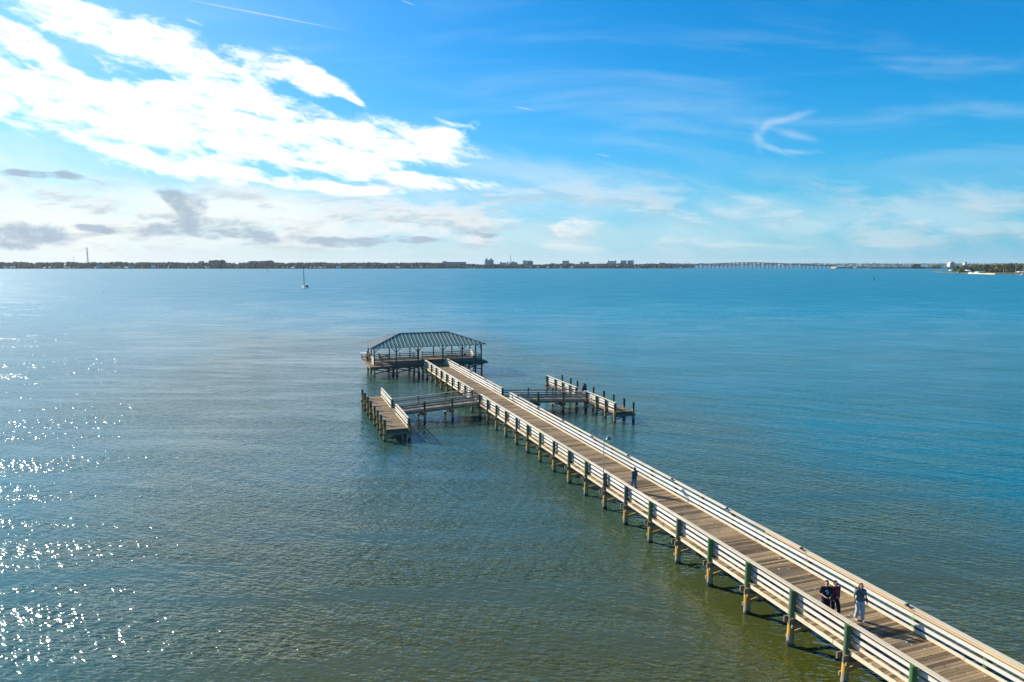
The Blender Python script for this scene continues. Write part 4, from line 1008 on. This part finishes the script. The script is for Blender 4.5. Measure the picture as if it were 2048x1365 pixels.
def palm(px, Y, hgt, label, seed=0):
    rr = random.Random(seed); x = sky_uv(px, 540)[0]*Y
    T = thing('palm_tree', label, 'palm tree', (x, Y, 1.25), rr.uniform(0,6), 'palms on the island at right')
    mb = MB(); mb.tube([(0,0,-.5),(.3,.1,hgt*.5),(.2,.2,hgt)], [.42,.32,.28], 8); mb.build('trunk', M_PALMT, T)
    mb = MB()
    for i in range(22):
        a = 2*math.pi*i/22+rr.random()*.3; L = rr.uniform(2.2,3.2); up = rr.uniform(-.2,1.0); prev = Vector((.2,.2,hgt)); wd = .35
        for k_ in range(5):
            f = (k_+1)/5; p = Vector((.2+math.cos(a)*L*f, .2+math.sin(a)*L*f, hgt + up*L*f*.6 - f*f*L*.75)); sd = Vector((-math.sin(a), math.cos(a), 0))*(.5*(1-f*.7)); dn = Vector((0,0,-.25))
            s0 = Vector((-math.sin(a), math.cos(a), 0))*wd
            mb.add([prev-s0+dn, prev, p, p-sd+dn], [(0,1,2,3)]); mb.add([prev, prev+s0+dn, p+sd+dn, p], [(0,1,2,3)]); prev = p; wd = .5*(1-f*.7)
    mb.build('fronds', M_LEAF, T)
# front-row trees one by one, read off the photograph: px, Y, top y, crown radius, material, description
isl_trees = [(1908,1370,537,4,M_LEAF,'dark bushy tree on the tip of the island behind the white boathouse'),(1915,1385,531,5,M_LEAF,'tall dark tree near the island tip'),
 (1928,1330,538,6,M_LEAFO,'round olive bush at the left end of the tan seawall'),(1934,1400,534,5,M_LEAF,'dark tree behind the small white-roofed boathouse'),(1942,1420,532,6,M_LEAFO,'olive tree behind the left part of the seawall'),
 (1950,1400,530,7,M_LEAFO,'broad olive tree behind the seawall'),(1960,1380,529.5,7,M_LEAF,'dark tree above the long green roof'),(1968,1360,531,6,M_LEAFO,'olive tree right above the long green roof'),
 (1976,1370,529,6,M_LEAF,'tall dark tree left of the yellow tree'),(1984,1340,530,5,M_LEAFO,'olive tree touching the yellow tree on its left'),(1993,1290,534,5,M_LEAFY,'bright yellow-green tree in the middle of the island'),
 (2000,1330,528,6,M_LEAFO,'olive tree behind and right of the yellow tree'),(2008,1310,527.5,6,M_LEAF,'dark tree right of the yellow tree'),(2015,1300,529,6,M_LEAFO,'olive tree left of the tallest palm'),
 (2022,1290,527,6,M_LEAF,'dark tree beside the tallest palm'),(2030,1290,528.5,7,M_LEAF,'dark spreading tree behind the tallest palm'),(2040,1270,526.5,7,M_LEAFO,'olive tree near the right edge of the view'),(2048,1260,526,7,M_LEAF,'dark tree at the right edge of the view'),
 (2058,1250,526,8,M_LEAF,None),(2075,1240,526,8,M_LEAF,None),(2095,1220,526,8,M_LEAFO,None),
 (1955,1330,539,4,M_LEAF,'low dark shrub beside the long green roof'),(1972,1300,540,4,M_LEAFO,'low olive shrub right of the long green roof'),(2003,1262,540.5,4,M_LEAF,'low dark shrub at the foot of the yellow tree'),(2012,1250,541,4,M_LEAFO,'low olive shrub left of the palms by the water'),(2024,1240,541,4,M_LEAF,'low dark shrub between the two palms'),(2034,1235,541,4,M_LEAF,'low dark shrub left of the white-roofed dock shelter'),
 (1983,1290,541,4,M_LEAF,'low dark shrub left of the yellow tree')]
for i, (px, Y, yt, cr, m, lab) in enumerate(isl_trees):
    if lab is None: continue
    tree(px, Y, (zat(yt, Y)-1.25)*1.02, cr, lab, m, seed=100+i)
forest('island_woods', 'dense olive and dark woods filling the back of the island', [(1925,2200,1420,530.5,1.5,70),(1912,1930,1400,536,1.5,40)], 17, M_LEAF)
palm(2031.5, 1225, zat(526.5,1225)-1.25, 'tallest palm on the island with a pale bare trunk', 5)
palm(2046, 1230, zat(528,1230)-1.25, 'palm at the right edge of the view', 6)
palm(2008, 1240, zat(535,1240)-1.25, 'short palm right of the yellow tree', 7)
palm(1979, 1262, zat(538,1262)-1.25, 'short palm behind the right part of the tan seawall', 8)
palm(1938, 1420, zat(528,1420)-1.25, 'thin palm rising behind the boathouse', 9)
sw = MB(); pts = [(1936.5,548.0),(1952,548.4),(1968,548.8),(1990,549.4)]
def wp(px, py): Y = -CAM_H/sky_uv(px,py)[1]; return Vector((sky_uv(px,py)[0]*Y, Y, 0))
for a, b in zip(pts, pts[1:]):
    A, Bq = wp(*a), wp(*b); A.z = Bq.z = .6; sw.beam(A, Bq, 1.2, 2.6)
for i in range(24):
    f = i/23; A = wp(1936.5+53.5*f, 548+1.4*f); sw.tube([(A.x, A.y-.75, -1), (A.x, A.y-.75, 2.1)], .2, 6)
o = sw.build('seawall', mat('seawall_tan', (0.62,0.50,0.30), 0.8, build=plain((0.60,0.48,0.28), 0.15, 0.2))); tag(o, 'long tan seawall along the front of the island', 'seawall')
def boathouse(px0, px1, py, ytop, label, roofc, wallc=None, open_=True, name='boathouse', dep=7):
    A = wp(px0, py); Bq = wp(px1, py); Y = A.y; zt = zat(ytop, Y)
    T = thing(name, label, 'boathouse' if name == 'boathouse' else 'house', ((A.x+Bq.x)/2, Y, 0), 0)
    hw = (Bq.x-A.x)/2
    mb = MB(); rz = zt; ez = zt - 1.6
    mb.add([(-hw-.5,-.5,ez),(hw+.5,-.5,ez),(hw+.5,dep+.5,ez),(-hw-.5,dep+.5,ez),(-hw*.7,dep/2,rz),(hw*.7,dep/2,rz)], [(0,1,5,4),(1,2,5),(2,3,4,5),(3,0,4),(3,2,1,0)]); mb.build('roof', roofc, T)
    if open_:
        for x in (-hw, 0, hw):
            for y in (0, dep): mb = MB(); mb.ab((x-.18,y-.18,-1.5),(x+.18,y+.18,ez)); mb.build('post', M_FRAME, T)
        mb = MB(); mb.ab((-hw,0.3,.7),(hw,dep-.3,.9)); mb.build('deck', M_FRAME, T)
    else:
        mb = MB(); mb.ab((-hw,0,-1),(hw,dep,ez)); mb.build('wall', wallc, T)
        mb = MB()
        for i in range(3): x = -hw*.6+i*hw*.6; mb.ab((x-.6,-.1,ez*.5),(x+.6,-.02,ez*.5+1.2))
        mb.build('window', M_WIN, T)
RW = mat('roof_white', (0.75,0.76,0.76), 0.6); RGn = mat('roof_green', (0.16,0.30,0.24), 0.6)
boathouse(1901, 1905, 546, 540.2, 'small white-roofed boathouse standing at the very tip of the island', RW)
boathouse(1934.5, 1941.5, 547.9, 540, 'open white-roofed boathouse at the left end of the seawall', RW)
boathouse(1956.5, 1972, 548.2, 542.4, 'long low green-roofed house behind the seawall', RGn, WG, False, 'waterfront_house', 12)
boathouse(1944, 1953, 547.6, 542.6, 'low dark blue house between the boathouse and the green roof', mat('roof_navy',(0.03,0.05,0.12),0.7), WG, False, 'waterfront_house', 10)
boathouse(2037, 2052, 549.8, 543, 'white-roofed dock shelter at the right edge of the view', RW)
building('mansion', 'pinkish mansion on the distant shore beyond the island tip', 2905, [(1900,1903,526.5),(1902,1907.5,524.2),(1907,1909,526.8)], WP, RD, 20, group='buildings beyond the island')
building('mansion', 'cream house above the trees beyond the island', 2925, [(1929.5,1934,525.2)], wallmat('cream',(0.5,0.5,0.38)), RD, 14, group='buildings beyond the island')
def motorboat(px, py, L, label, rz):
    A = wp(px, py); B = thing('motorboat', label, 'motorboat', (A.x, A.y, 0), rz)
    hull(L, L*.33, L*.13).build('hull', M_HULL, B)
    mb = MB(); mb.box((0,0,L*.2),(L*.22,L*.2,L*.1)); mb.build('console', M_HULL, B)
    mb = MB(); mb.box((0,0,L*.36),(L*.34,L*.26,L*.015))
    for sx in (-1,1):
        for sy in (-1,1): mb.tube([(sx*L*.12,sy*L*.1,L*.12),(sx*L*.12,sy*L*.1,L*.36)], .04, 5)
    mb.build('canopy', M_HULL, B); mb = MB(); mb.box((-L*.5,0,L*.1),(L*.06,L*.06,L*.16)); mb.build('engine', M_DARKM, B)
motorboat(2045, 551.2, 9, 'white motorboat moored by the dock shelter at the right edge', R(10))
motorboat(1916, 547.4, 8, 'small motorboat off the tip of the island', R(-15))
motorboat(1410, 538.8, 9, 'tiny white motorboat out by the bridge', R(160))

# ------------------------------------------------------------------ air
hz = MB(); hz.ab((-22000, -400, -3.5), (22000, 16000, 120))
hm_ = bpy.data.materials.new('haze_air'); hm_.use_nodes = True
ht = NT(hm_.node_tree); ht.n.clear()
pv = ht.node('ShaderNodeVolumePrincipled'); pv.inputs['Color'].default_value = (0.80, 0.90, 1.0, 1); pv.inputs['Density'].default_value = 3.2e-5; pv.inputs['Anisotropy'].default_value = 0.2
mo = ht.node('ShaderNodeOutputMaterial'); ht.l.new(pv.outputs[0], mo.inputs['Volume'])
tag(hz.build('haze', hm_), kind='stuff')
